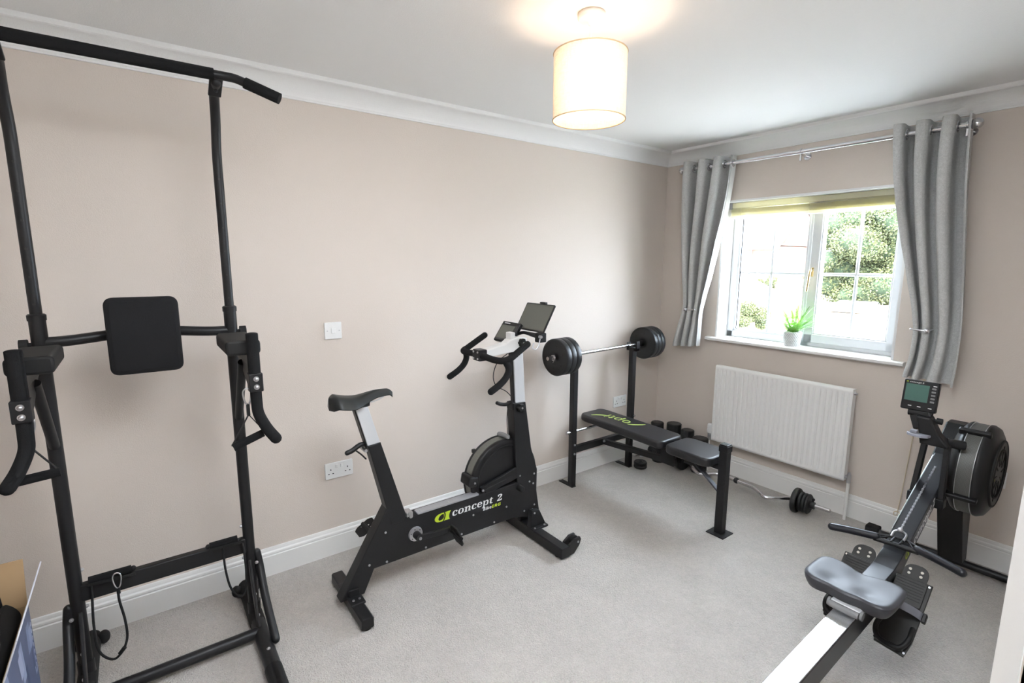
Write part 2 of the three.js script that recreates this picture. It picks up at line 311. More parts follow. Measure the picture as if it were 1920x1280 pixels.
function curtain(label, keys, waves, phase, inner, shift) {
  // keys: [y, left edge x, right edge x, fold depth, mean z]; inner: which side faces the window
  const t = thing('curtain', label, 'curtain', [(keys[0][1] + keys[0][2]) / 2, keys[keys.length - 1][0], 0.1], 'grey eyelet curtains');
  const top = keys[0][0], bot = keys[keys.length - 1][0];
  const kk = keys.map((k) => [top - k[0], ...k.slice(1)]);
  const surf = (u, v) => {
    const y0 = top - (top - bot) * v; const [x0, x1, amp, z] = keyed(kk, top - y0);
    const a = waves * 6.28318 * u + phase, w = Math.sin(a), fold = Math.sign(w) * Math.pow(Math.abs(w), 0.75);
    const x = x0 + (x1 - x0) * (u + shift(u, v)) - 0.0125 * (1 - 0.45 * v) * Math.sin(2 * a);
    const y = v > 0.9 ? y0 + (inner > 0 ? 1 : -1) * (u - 0.5) * 0.02 * (v - 0.9) * 10 : y0;
    return [x, y, Math.max(0.012, z + amp * fold + 0.006 * Math.sin(9 * u + 7 * v))];
  };
  part('drape', grid(180, 70, surf), M.cloth, t);
  const u0 = inner > 0 ? 0.94 : 0.0, u1 = inner > 0 ? 1.0 : 0.06;
  part('lining', grid(14, 70, (u, v) => { const p = surf(u0 + (u1 - u0) * u, v), e = inner > 0 ? u : 1 - u; return [p[0] + inner * 0.004 * e, p[1], Math.max(0.008, p[2] - 0.003 - 0.012 * e)]; }), M.lining, t, { label: 'white lined curtain edge' });
  for (let i = -1; i < waves * 2 + 1; i++) {
    const u = (i * Math.PI - phase) / (waves * 6.28318); if (u < 0.01 || u > 0.99) continue;
    const v = (top - poleY) / (top - bot), p = surf(u - 0.004, v), q = surf(u + 0.004, v);
    part('eyelet', torus((p[0] + q[0]) / 2, poleY, poleZ, 0.024, 0.0045, [0, Math.atan2(-(q[2] - p[2]), q[0] - p[0]), 0], 24), M.chrome, t);
  }
  return t;
}
curtain('grey linen-look curtain tied back beside the room corner', [[2.290, 0.249, 0.612, 0.062, poleZ], [2.15, 0.251, 0.603, 0.062, 0.097], [1.95, 0.255, 0.576, 0.060, 0.096], [1.72, 0.262, 0.530, 0.056, 0.094], [1.45, 0.272, 0.482, 0.046, 0.090], [1.26, 0.288, 0.440, 0.034, 0.088], [1.18, 0.278, 0.428, 0.032, 0.088], [1.05, 0.248, 0.425, 0.036, 0.090], [0.930, 0.222, 0.420, 0.040, 0.090]], 3, 0.35, 1, (u, v) => 0.10 * Math.sin(Math.PI * u) * Math.max(0, Math.sin(Math.PI * Math.min(1, v * 1.15))) * -0.35);
curtain('grey linen-look curtain tied back beside the rowing machine screen', [[2.290, 1.550, 1.868, 0.066, poleZ], [2.15, 1.562, 1.872, 0.066, 0.099], [1.95, 1.588, 1.882, 0.064, 0.100], [1.72, 1.632, 1.900, 0.060, 0.100], [1.45, 1.690, 1.922, 0.052, 0.098], [1.26, 1.728, 1.934, 0.044, 0.096], [1.18, 1.736, 1.936, 0.042, 0.096], [1.05, 1.732, 1.936, 0.044, 0.096], [0.942, 1.716, 1.930, 0.046, 0.096]], 3, 1.2, -1, (u, v) => -0.16 * Math.sin(Math.PI * u) * v);
for (const [x, s, lab] of [[0.335, 1, 'chrome holdback round the curtain beside the room corner'], [1.795, -1, 'chrome holdback round the curtain beside the radiator end']]) {
  const t = thing('curtain_holdback', lab, 'curtain holdback', [x, 1.19, 0], 'chrome curtain holdbacks');
  part('stem', [cyl([x, 1.215, 0], [x, 1.215, 0.006], 0.02), cyl([x, 1.215, 0.0], [x, 1.215, 0.148], 0.005)], M.chrome, t);
  part('arm', [tube([[x, 1.215, 0.146], [x + s * 0.03, 1.215, 0.152], [x + s * 0.072, 1.217, 0.146]], 0.005), ball(x, 1.215, 0.156, 0.014)], M.chrome, t);
}
// ---------------------------------------------------------------- radiator
{
  const t = thing('radiator', 'white ribbed panel radiator under the window', 'radiator', [1.03, 0, 0.06]);
  const x0 = 0.582, x1 = 1.472, y0 = 0.246, y1 = 0.825, zf = 0.098, N = 27;
  const sm = (a, b, v) => { const f = Math.max(0, Math.min(1, (v - a) / (b - a))); return f * f * (3 - 2 * f); };
  part('front_panel', [grid(N * 10, 26, (u, v) => {
    const vv = v < 0.2 ? v / 0.2 * 0.09 : v > 0.8 ? 0.91 + (v - 0.8) / 0.2 * 0.09 : 0.09 + (v - 0.2) / 0.6 * 0.82;
    const x = x0 + (x1 - x0) * u, y = y0 + (y1 - y0) * vv, ph = (u * N) % 1, d = Math.abs(ph - 0.5);
    const rib = (1 - sm(0.10, 0.22, d)) * sm(0.055, 0.07, vv) * (1 - sm(0.93, 0.945, vv)) * (u > 0.015 && u < 0.985 ? 1 : 0);
    const roll = 0.012 * ((1 - sm(0, 0.02, vv)) + sm(0.985, 1, vv));
    return [x, y, zf - 0.007 * rib - roll];
  })], M.radiator, t);
  part('side_panel', bx(x0 - 0.001, x0 + 0.002, y0 + 0.006, y1 - 0.004, 0.048, zf - 0.004, 0), M.radiator, t);
  part('side_panel', bx(x1 - 0.002, x1 + 0.001, y0 + 0.006, y1 - 0.004, 0.048, zf - 0.004, 0), M.radiator, t);
  part('back_panel', bx(x0, x1, y0 + 0.01, y1 - 0.006, 0.042, 0.050, 0.002), M.radiator, t);
  part('fins', Array.from({ length: 44 }, (_, i) => bx(x0 + 0.02 + i * 0.0198, x0 + 0.0212 + i * 0.0198, y0 + 0.03, y1 - 0.012, 0.05, zf - 0.016, 0)), M.radiator, t);
  for (const x of [0.72, 1.30]) part('bracket', bx(x, x + 0.03, 0.30, 0.78, 0.0, 0.042, 0.002), M.radiator, t);
  part('air_vent', [cyl([x1, 0.797, 0.075], [x1 + 0.012, 0.797, 0.075], 0.010, 0.009, 12), cyl([x1 + 0.01, 0.797, 0.075], [x1 + 0.018, 0.797, 0.075], 0.005, 0.005, 8)], M.steel, t);
  part('valve', [cyl([x1, 0.272, 0.072], [x1 + 0.024, 0.272, 0.072], 0.011, 0.011, 8), cyl([x1 + 0.020, 0.240, 0.072], [x1 + 0.020, 0.292, 0.072], 0.012), cyl([x1 + 0.020, 0.29, 0.072], [x1 + 0.020, 0.305, 0.072], 0.008)], M.steel, t, { label: 'chrome lockshield valve' });
  part('pipe', cyl([x1 + 0.020, 0, 0.072], [x1 + 0.020, 0.244, 0.072], 0.009), M.gloss, t);
  part('valve', [cyl([x0, 0.272, 0.072], [x0 - 0.03, 0.272, 0.072], 0.011, 0.011, 8), cyl([x0 - 0.03, 0.24, 0.072], [x0 - 0.03, 0.295, 0.072], 0.012)], M.steel, t);
  part('thermostat_head', lathe([[0, 0.292], [0.015, 0.292], [0.019, 0.30], [0.019, 0.325], [0.016, 0.33], [0.018, 0.335], [0.017, 0.358], [0.012, 0.366], [0, 0.367]], 20).translate(x0 - 0.03, 0, 0.072), M.plastic, t, { label: 'white radiator thermostat head' });
  part('pipe', cyl([x0 - 0.03, 0, 0.072], [x0 - 0.03, 0.244, 0.072], 0.008), M.gloss, t);
}
// ---------------------------------------------------------------- switch and sockets (built on a wall at z = 0, then turned)
function socket(label, pos, turn) {
  const t = thing('wall_socket', label, 'socket', [0, 0, 0]);
  part('faceplate', exShape(rrect(0.146, 0.086, 0.004), 0.010, 0.002), M.plastic, t);
  for (const x of [-0.013, 0.013]) part('rocker', new RoundedBoxGeometry(0.013, 0.020, 0.006, 1, 0.002).rotateX(0.15).translate(x, 0.022, 0.0105), M.plastic, t);
  for (const x of [-0.044, 0.044]) for (const [dx, dy, w, h] of [[0, 0.013, 0.0045, 0.008], [-0.011, -0.009, 0.0075, 0.0045], [0.011, -0.009, 0.0075, 0.0045]]) part('pin_hole', new THREE.BoxGeometry(w, h, 0.0012).translate(x + dx, -0.006 + dy, 0.0102), M.hole, t);
  for (const x of [-0.066, 0.066]) part('screw', cyl([x, 0, 0.009], [x, 0, 0.0112], 0.0032, 0.0032, 10), M.plastic, t);
  t.position.set(...pos); t.rotation.y = turn; return t;
}
socket('white double socket low on the pink wall under the bike saddle', [0, 0.468, 2.677], Math.PI / 2);
socket('white double socket low on the pink wall behind the weight bench', [0, 0.480, 0.468], Math.PI / 2);
socket('white double socket on the window wall behind the rowing machine flywheel', [2.085, 0.478, 0], 0);
{
  const t = thing('light_switch', 'white square rocker switch on the pink wall above the bike saddle', 'switch', [0, 0, 0]);
  part('faceplate', exShape(rrect(0.086, 0.086, 0.004), 0.010, 0.002), M.plastic, t);
  part('rocker', new RoundedBoxGeometry(0.019, 0.028, 0.007, 1, 0.002).rotateX(-0.14).translate(0, 0, 0.011), M.plastic, t);
  for (const x of [-0.030, 0.030]) part('screw', cyl([x, 0, 0.009], [x, 0, 0.0112], 0.003, 0.003, 10), M.steel, t);
  t.position.set(0, 1.213, 2.671); t.rotation.y = Math.PI / 2;
}
// unseen flashgun on a stand out of view, head turned up to the ceiling
{
  const fx = 2.28, fz = 3.12, t = thing('unseen_flash_stand', 'unseen flashgun on a slim black tripod stand, out of view, lighting the ceiling', 'unseen_flash', [fx, 0, fz]);
  part('stand', cyl([fx, 0.10, fz], [fx, 0.90, fz], 0.010), M.black, t);
  for (const a of [0.5, 2.6, 4.7]) part('leg', cyl([fx, 0.30, fz], [fx + 0.20 * Math.cos(a), 0.006, fz + 0.20 * Math.sin(a)], 0.007), M.black, t);
  part('unseen_flash_body', bx(fx - 0.035, fx + 0.035, 0.88, 0.99, fz - 0.025, fz + 0.025, 0.008), M.black, t);
  part('unseen_flash_lens', bx(fx - 0.032, fx + 0.032, 0.989, 0.995, fz - 0.022, fz + 0.022, 0.001), M.plastic, t, { label: 'white front lens of the unseen flashgun on its stand' });
}
// thin cable down the window wall
single('wall_cable', [tube([[1.775, 0.93, 0.004], [1.765, 0.70, 0.005], [1.752, 0.45, 0.004], [1.742, 0.25, 0.006], [1.738, 0.150, 0.02], [1.738, 0.12, 0.024]], 0.0022, { rad: 6 }), tube([[1.738, 0.12, 0.024], [1.724, 0.115, 0.026], [1.724, 0.135, 0.026], [1.745, 0.14, 0.024], [1.752, 0.11, 0.024], [1.738, 0.05, 0.023], [1.742, 0.003, 0.024]], 0.0022, { rad: 6 })], M.cable, 'thin tan cable running down the window wall to the skirting', 'cable', [1.74, 0, 0.02]);

// ---------------------------------------------------------------- potted fern on the sill
{
  const px = 1.035, pz = -0.045, py = 1.014;
  const t = thing('potted_fern', 'green fern in a white diamond-patterned pot on the window sill', 'plant', [px, py, pz]);
  const wallG = lathe([[0.046, 0], [0.050, 0.02], [0.055, 0.06], [0.056, 0.094], [0.053, 0.098], [0.050, 0.094], [0.049, 0.080]], 40);
  part('pot', [wallG, new THREE.CircleGeometry(0.046, 24).rotateX(Math.PI / 2)].map((g) => g.translate(px, py, pz)), M.pot, t, { label: 'white ceramic pot with a diamond pattern' });
  { const u = t.children[0].geometry.attributes.uv, p = t.children[0].geometry.attributes.position; for (let i = 0; i < p.count; i++) u.setXY(i, Math.atan2(p.getZ(i), p.getX(i)) * 0.0592, p.getY(i)); }
  part('soil', new THREE.CircleGeometry(0.051, 24).rotateX(-Math.PI / 2).translate(px, py + 0.082, pz), M.soil, t);
  for (let k = 0; k < 58; k++) {
    const az = k * 2.39996, q0 = Math.sqrt((k + 0.5) / 58), tilt = 0.10 + 1.10 * q0, len = rr(0.15, 0.20) + 0.035 * q0, n = 26;
    const dir = P(Math.cos(az), 0, Math.sin(az));
    const pt = (s) => { const h = len * (Math.sin(tilt) * s + 0.10 * s * s), y = len * (Math.cos(tilt) * 1.15 + 0.42 * Math.sin(tilt)) * s - len * 0.62 * Math.sin(tilt) * s * s; return P(px, py + 0.082, pz).addScaledVector(dir, 0.010 + h).add(P(0, y, 0)); };
    const side = P(-dir.z, 0, dir.x), pos = [];
    const tri = (a, b, c) => pos.push(a.x, a.y, a.z, b.x, b.y, b.z, c.x, c.y, c.z);
    for (let i = 2; i < n; i++) {
      const s = (i + 0.5) / n, c = pt(s - 0.010), c2 = pt(s + 0.012), w = 0.017 * Math.sin(Math.PI * Math.min(1, 0.18 + s * 0.80)) + 0.002;
      for (const q of [-1, 1]) { const tip = pt(Math.min(1, s + 0.035)).addScaledVector(side, q * w).add(P(0, -w * 0.2, 0)); tri(c, c2, tip); }
    }
    for (let i = 0; i < 8; i++) { const a = pt(i / 8), b2 = pt((i + 1) / 8), o = side.clone().multiplyScalar(0.0010); tri(a.clone().add(o), a.clone().sub(o), b2.clone().add(o)); tri(b2.clone().add(o), a.clone().sub(o), b2.clone().sub(o)); }
    for (let i = 2; i < pos.length; i += 3) if (pos[i] < -0.100) pos[i] = -0.100 - 0.016 * (1 - Math.exp((pos[i] + 0.100) / 0.06));
    const geo = new THREE.BufferGeometry(); geo.setAttribute('position', new THREE.Float32BufferAttribute(pos, 3)); geo.computeVertexNormals();
    part('frond', geo, M.fern, t);
  }
}
// ---------------------------------------------------------------- pull-up and dip tower
{
  const ux = 0.33, zL = 3.735, zR = 3.17, zc = (zL + zR) / 2;
  const t = thing('power_tower', 'black pull-up and dip tower with back pad against the pink wall', 'power tower', [ux, 0, zc]);
  const bolt = (x, y, z, n, r = 0.007) => { const v = P(...n).normalize(); return [cyl([x, y, z], [x + v.x * 0.004, y + v.y * 0.004, z + v.z * 0.004], r, r, 12), ball(x + v.x * 0.004, y + v.y * 0.004, z + v.z * 0.004, r * 0.72, [1, 1, 1], 10)]; };
  for (const [z, s] of [[zL, 1], [zR, -1]]) {
    // foot beam on the floor with rubber ends
    const foot = part('foot', [tube([[0.12, 0.033, z], [1.02, 0.033, z]], 0.029, { straight: true, seg: 4, rad: 20 })], M.black, t);
    part('rubber_end', [tube([[0.70, 0.031, z], [1.05, 0.031, z]], 0.031, { straight: true, seg: 4, rad: 20 })], M.rubber, foot);
    part('rubber_end', [tube([[0.09, 0.031, z], [0.40, 0.031, z]], 0.031, { straight: true, seg: 4, rad: 20 })], M.rubber, foot);
    part('levelling_knob', [ball(0.115, 0.036, z - 0.040, 0.026, [1, 1, 0.8]), ball(0.115, 0.036, z + 0.040, 0.026, [1, 1, 0.8]), cyl([0.115, 0.036, z - 0.045], [0.115, 0.036, z + 0.045], 0.018)], M.rubber, foot);
    part('upright', [cyl([ux, 0.05, z], [ux, 1.34, z], 0.0215), cyl([ux, 0.04, z], [ux, 0.10, z], 0.026)], M.black, t);
    part('sleeve', [cyl([ux, 1.24, z], [ux, 1.372, z], 0.0225), cyl([ux, 1.366, z], [ux, 1.384, z], 0.025, 0.0255), cyl([ux, 1.384, z], [ux, 1.388, z], 0.0255, 0.021)], M.black, t);
    part('extension_tube', tube([[ux, 1.34, z], [ux, 1.60, z], [ux, 1.86, z], [ux + 0.006, 1.97, z], [ux + 0.045, 2.075, z], [ux + 0.125, 2.145, z - s * 0.008], [ux + 0.215, 2.160, z - s * 0.012]], 0.0165, { seg: 60, rad: 16 }), M.black, t);
    part('mounting_tab', [beam([ux + 0.16, 2.130, z - s * 0.012], [ux + 0.235, 2.172, z - s * 0.012], 0.040, 0.010), bolt(ux + 0.20, 2.138, z - s * 0.012, [0.4, -0.9, 0])], M.black, t);
    part('adjuster_holes', Array.from({ length: 6 }, (_, i) => cyl([ux + 0.015, 1.42 + i * 0.09, z], [ux + 0.0170, 1.42 + i * 0.09, z], 0.004, 0.004, 8)), M.hole, t);
    // sloping brace beside the upright
    part('brace', tube([[ux, 0.32, z + s * 0.026], [ux + 0.012, 0.26, z + s * 0.032], [ux + 0.10, 0.16, z + s * 0.032], [ux + 0.24, 0.052, z + s * 0.036]], 0.016, { seg: 30 }), M.black, t);
    part('gusset', [beam([ux + 0.012, 0.30, z - s * 0.006], [ux + 0.13, 0.06, z - s * 0.006], 0.010, 0.045)], M.black, t);
    part('bolt', [bolt(ux + 0.020, 0.285, z + s * 0.02, [1, 0.2, 0]), bolt(ux + 0.075, 0.175, z - s * 0.004, [1, 0.5, 0]), bolt(ux + 0.12, 0.105, z - s * 0.004, [1, 0.6, 0]), bolt(0.62, 0.060, z, [0.1, 1, 0]), bolt(ux - 0.002, 0.455, z - s * 0.022, [0, 0, -s]), bolt(ux - 0.002, 0.31, z - s * 0.022, [0, 0, -s])], M.steel, t);
    // arm: gusset plate, elbow pad, grip and lower dip handle
    const gz = z + s * 0.012, gx = 0.705;
    const arm = part('dip_arm', [beam([ux + 0.01, 1.235, z], [gx - 0.02, 1.225, gz], 0.030, 0.034), cyl([gx - 0.16, 1.195, z], [ux + 0.008, 0.93, z], 0.0155),
      profZ([[ux + 0.02, 1.23], [gx - 0.012, 1.235], [gx - 0.012, 1.10], [gx - 0.04, 1.105], [ux + 0.13, 1.195], [ux + 0.02, 1.215]], gz - 0.012, gz + 0.012, 0.002)], M.black, t);
    part('elbow_pad', profX(rrect(0.108, 0.052, 0.016, -(z - s * 0.012), 1.268), ux + 0.10, gx - 0.025, 0.008), M.blackMatte, t);
    part('grip', [cyl([gx, 1.135, gz], [gx, 1.318, gz], 0.0195, 0.0195, 24), ball(gx, 1.318, gz, 0.0195, [1, 0.25, 1])], M.foam, t);
    part('dip_handle', [tube([[gx, 1.17, gz], [gx, 1.08, gz], [gx + 0.006, 1.035, gz + s * 0.003], [gx + 0.035, 0.99, gz + s * 0.020], [gx + 0.07, 0.958, gz + s * 0.040]], 0.0185, { seg: 40, rad: 20 })], M.foam, t);
    part('clamp_plate', [bx(gx - 0.022, gx + 0.021, 1.118, 1.182, gz - 0.022, gz + 0.022, 0.003)], M.black, t);
    part('bolt', [bolt(gx + 0.021, 1.164, gz, [1, 0, 0], 0.009), bolt(gx + 0.021, 1.136, gz, [1, 0, 0], 0.009)], M.steel, t);
    part('lock_knob', [cyl([ux, 1.285, z + s * 0.02], [ux, 1.285, z + s * 0.048], 0.008), cyl([ux, 1.285, z + s * 0.030], [ux, 1.285, z + s * 0.052], 0.020, 0.020, 12)], M.rubber, t);
    part('lock_knob', [cyl([ux, 1.275, z - s * 0.02], [ux, 1.275, z - s * 0.048], 0.019, 0.019, 12)], M.rubber, t);
  }
  part('pad_bar', tube([[ux, 1.29, zL], [ux - 0.005, 1.292, zL - 0.08], [ux - 0.03, 1.302, zc + 0.06], [ux - 0.03, 1.302, zc - 0.06], [ux - 0.005, 1.292, zR + 0.08], [ux, 1.29, zR]], 0.0185, { seg: 50 }), M.black, t);
  part('back_pad', exShape(rrect(0.216, 0.272, 0.030), 0.058, 0.016).rotateY(Math.PI / 2).translate(0.348, 1.300, 3.4505), phys([0.014, 0.014, 0.015], 0.85, { specularIntensity: 0.4, bumpMap: foamBump, bumpScale: 0.0008 }), t, { label: 'black padded backrest' });
  part('pad_bracket', [bx(0.30, 0.352, 1.26, 1.34, 3.41, 3.49, 0.004)], M.black, t);
  part('crossbar', [bx(ux - 0.016, ux + 0.016, 0.338, 0.402, zR, zL, 0.005)], M.black, t);
  part('floor_crossbar', tube([[0.47, 0.040, zR + 0.02], [0.47, 0.040, zL - 0.02]], 0.0225, { straight: true, seg: 2, rad: 20 }), M.black, t);
  // pull-up bar with foam sleeves
  const bxx = ux + 0.235, by = 2.178;
  part('pull_up_bar', tube([[bxx + 0.06, 2.125, 3.89], [bxx + 0.012, 2.172, 3.785], [bxx, by, 3.74], [bxx, by, 3.60], [bxx, by, 3.30], [bxx, by, 3.165], [bxx + 0.012, 2.172, 3.12], [bxx + 0.06, 2.125, 3.015]], 0.0145, { seg: 90, rad: 16, tension: 0.3 }), M.black, t);
  part('foam_sleeve', cyl([bxx, by, 3.19], [bxx, by, 3.715], 0.0185, 0.0185, 24), M.foam, t);
  for (const [a, b] of [[[bxx + 0.021, 2.163, 3.100], [bxx + 0.066, 2.119, 3.002]], [[bxx + 0.021, 2.163, 3.805], [bxx + 0.066, 2.119, 3.903]]]) part('foam_sleeve', cyl(a, b, 0.0185, 0.0185, 24), M.foam, t);
  // --- straps and bands clipped to the tower
  const carabiner = (x, y, z, h = 0.055, w = 0.024, ax = 'z') => tube([[0, 0], [-w / 2, -0.012], [-w / 2.6, -h * 0.7], [0, -h], [w / 2.6, -h * 0.7], [w / 2, -0.012]].map(([a, b]) => (ax === 'z' ? [x, y + b, z + a] : [x + a, y + b, z])), 0.0028, { closed: true, seg: 40, rad: 8, caps: false });
  for (const [z, s, lab, tx, tz0, tz1, ty0, ty1] of [[3.740, 1, 'black strap handle hanging from the dip arm beside the cardboard box', 0.70, 3.800, 3.690, 0.945, 0.955], [3.185, -1, 'black strap handle hanging from the dip arm beside the light switch', 0.70, 3.245, 3.140, 0.928, 0.962]]) {
    const cx = 0.692;
    const h = thing('strap_handle', lab, 'exercise handle', [tx, 0.93, z], 'strap handles hanging from the dip arms');
    part('carabiner', carabiner(cx, 1.128, z, 0.06), M.steel, h);
    part('strap', [beam([cx, 1.072, z], [cx, 1.030, z], 0.010, 0.016, [1, 0, 0], 0.002), beam([cx, 1.034, z], [tx, ty0 + 0.006, tz0], 0.003, 0.011, [1, 0, 0], 0.001), beam([cx, 1.034, z], [tx, ty1 + 0.006, tz1], 0.003, 0.011, [1, 0, 0], 0.001)], M.blackMatte, h);
    part('foam_grip', [cyl([tx, ty0, tz0 + s * 0.004], [tx, ty1, tz1 - s * 0.004], 0.0135, 0.0135, 18)], M.foam, h);
  }
  {
    const h = thing('resistance_band', 'black tube band with carabiner and handle resting on the tower crossbar', 'resistance band', [0.36, 0.1, 3.63]);
    part('foam_grip', cyl([0.352, 0.417, 3.695], [0.352, 0.417, 3.570], 0.014), M.foam, h);
    part('handle_strap', [beam([0.364, 0.407, 3.70], [0.364, 0.398, 3.56], 0.003, 0.012), ball(0.352, 0.417, 3.565, 0.010)], M.blackMatte, h);
    part('carabiner', carabiner(0.372, 0.427, 3.614, 0.062), M.chrome, h);
    part('tube', tube([[0.372, 0.365, 3.614], [0.374, 0.32, 3.615], [0.385, 0.24, 3.605], [0.39, 0.17, 3.605], [0.39, 0.12, 3.625], [0.385, 0.10, 3.655], [0.38, 0.15, 3.690], [0.372, 0.25, 3.695], [0.36, 0.36, 3.690], [0.354, 0.405, 3.690]], 0.0042, { seg: 80, rad: 10 }), M.rubber, h);
    part('tube_collar', [cyl([0.372, 0.368, 3.614], [0.373, 0.345, 3.614], 0.006), cyl([0.39, 0.135, 3.615], [0.39, 0.115, 3.632], 0.007)], M.blackMatte, h);
  }
  {
    const h = thing('resistance_band', 'black tube band draped over the crossbar beside the bike end of the tower', 'resistance band', [0.36, 0.1, 3.24]);
    part('foam_grip', cyl([0.352, 0.417, 3.315], [0.352, 0.417, 3.215], 0.014), M.foam, h);
    part('handle_strap', [beam([0.364, 0.407, 3.32], [0.364, 0.402, 3.19], 0.003, 0.012), ball(0.352, 0.417, 3.32, 0.010)], M.blackMatte, h);
    part('tube', tube([[0.354, 0.405, 3.270], [0.362, 0.36, 3.270], [0.37, 0.30, 3.268], [0.378, 0.23, 3.258], [0.382, 0.185, 3.238], [0.382, 0.172, 3.220], [0.378, 0.195, 3.202], [0.372, 0.28, 3.195], [0.362, 0.38, 3.197], [0.355, 0.408, 3.205]], 0.0042, { seg: 80, rad: 10 }), M.rubber, h);
    part('tube_collar', [cyl([0.383, 0.178, 3.235], [0.382, 0.170, 3.220], 0.007)], M.blackMatte, h);
  }
}
// ---------------------------------------------------------------- printed cardboard box at the end of the room
{
  const x0 = 0.50, x1 = 0.93, z0 = 3.832, z1 = 4.19, y1 = 0.47, th = 0.005;
  const cv = document.createElement('canvas'); cv.width = 512; cv.height = 512; const c = cv.getContext('2d');
  c.fillStyle = '#59617c'; c.fillRect(0, 0, 512, 512);
  const blot = (x, y, w, h, rot, col) => { c.save(); c.translate(x, y); c.rotate(rot); c.fillStyle = col; c.fillRect(-w / 2, -h / 2, w, h); c.restore(); };
  for (let i = 0; i < 26; i++) blot(rr(0, 512), rr(60, 512), rr(26, 60), rr(60, 150), rr(-0.4, 0.1), ['#8f98b4', '#7b86a5', '#46506e', '#a5acc4', '#6a7190'][i % 5]);
  c.fillStyle = '#e4e6ee'; for (let i = 0; i < 7; i++) { c.fillRect(494, 60 + i * 26, 6, 16); }
  for (let i = 0; i < 6; i++) { blot(60, 150 + i * 42, 7, 34, 0.5, '#eef0f6'); blot(74, 150 + i * 42, 7, 34, -0.5, '#eef0f6'); }
  const map = new THREE.CanvasTexture(cv); map.colorSpace = THREE.SRGBColorSpace;
  const printM = std([1, 1, 1], 0.45, 0, { map });
  const t = thing('cardboard_box', 'open cardboard box with blue printed side beside the power tower', 'box', [(x0 + x1) / 2, 0, (z0 + z1) / 2]);
  part('printed_side', grid(1, 1, (u, v) => [x1 - (x1 - x0) * u, y1 * v, z0 - 0.001]), printM, t, { uv: true, label: 'blue-grey printed box side' });
  part('box_walls', [bx(x0, x1, 0, y1, z0, z0 + th, 0), bx(x0, x1, 0, y1, z1 - th, z1, 0), bx(x0, x0 + th, 0, y1, z0, z1, 0), bx(x1 - th, x1, 0, y1, z0, z1, 0), bx(x0, x1, 0, th, z0, z1, 0)], M.card, t);
  part('flap', beam([x0 + 0.215, y1 - 0.002, z0 + 0.002], [x0 + 0.215, 0.605, 3.787], 0.43, 0.004, [0, 0, 1], 0.001), std([0.60, 0.60, 0.66], 0.5), t, { label: 'pale upright box flap' });
  part('flap', beam([x0 + 0.002, y1 - 0.002, 4.01], [x0 - 0.03, 0.615, 4.01], 0.355, 0.004, [1, 0, 0], 0.001), M.card, t, { label: 'brown upright box flap' });
  const b = thing('gym_bag', 'crumpled black bag stuffed in the cardboard box', 'bag', [0.72, 0.006, 4.01]);
  const body = new RoundedBoxGeometry(0.405, 0.49, 0.335, 14, 0.03), p = body.attributes.position;
  for (let i = 0; i < p.count; i++) { const x = p.getX(i), y = p.getY(i), z = p.getZ(i), k = Math.max(0, y / 0.245); p.setXYZ(i, 0.716 + x, 0.255 + y + k * (0.016 * Math.sin(34 * x + 9 * z) * Math.sin(29 * z - 7 * x) + 0.008 * Math.sin(71 * x + 40 * z)), 4.011 + z); }
  body.computeVertexNormals(); part('bag_body', body, M.blackMatte, b);
  part('bag_handle', tube([[0.545, 0.485, 3.89], [0.530, 0.560, 3.91], [0.530, 0.573, 4.00], [0.530, 0.560, 4.09], [0.545, 0.485, 4.11]], 0.014), M.foam, b);
}
// ---------------------------------------------------------------- exercise bike
const loader = new FontLoader();
const serifBold = await loader.loadAsync('fonts/droid/droid_serif_bold.typeface.json');
const sansBold = await loader.loadAsync('fonts/droid/droid_sans_bold.typeface.json');
const sansReg = await loader.loadAsync('fonts/droid/droid_sans_regular.typeface.json');
function word(str, font, size, depth, width, slant = 0) {       // letters in the xy plane, baseline at the origin
  const g = new TextGeometry(str, { font, size, depth, curveSegments: 5 }); g.computeBoundingBox();
  const w = g.boundingBox.max.x - g.boundingBox.min.x; g.translate(-g.boundingBox.min.x, 0, 0); if (width) g.scale(width / w, 1, 1);
  if (slant) g.applyMatrix4(new THREE.Matrix4().set(1, slant, 0, 0, 0, 1, 0, 0, 0, 0, 1, 0, 0, 0, 0, 1));
  return g;
}
// emblem: a bold open round letter closed by an upright bar, in a box of h x h
function emblem(h, depth) {
  const s = new THREE.Shape(); s.moveTo(h * 0.70, h); s.lineTo(h * 0.45, h); s.bezierCurveTo(-h * 0.15, h, -h * 0.15, 0, h * 0.45, 0); s.lineTo(h * 0.62, 0); s.bezierCurveTo(h * 0.74, h * 0.22, h * 0.74, h * 0.78, h * 0.62, h); s.closePath();
  const e = new THREE.Path(); e.absellipse(h * 0.50, h * 0.50, h * 0.21, h * 0.36, 0, 6.28318, false, -0.25); s.holes.push(e);
  const b = new THREE.Shape(); b.moveTo(h * 0.72, h); b.bezierCurveTo(h * 0.84, h * 0.75, h * 0.84, h * 0.25, h * 0.72, 0); b.lineTo(h * 1.18, 0); b.bezierCurveTo(h * 1.04, h * 0.25, h * 1.04, h * 0.75, h * 1.18, h); b.closePath();
  return [exShape(s, depth), exShape(b, depth)];
}
const disc = (x, y, z, r, d = 0.004) => [cyl([x, y, z], [x + d, y, z], r, r * 0.85, 12)];
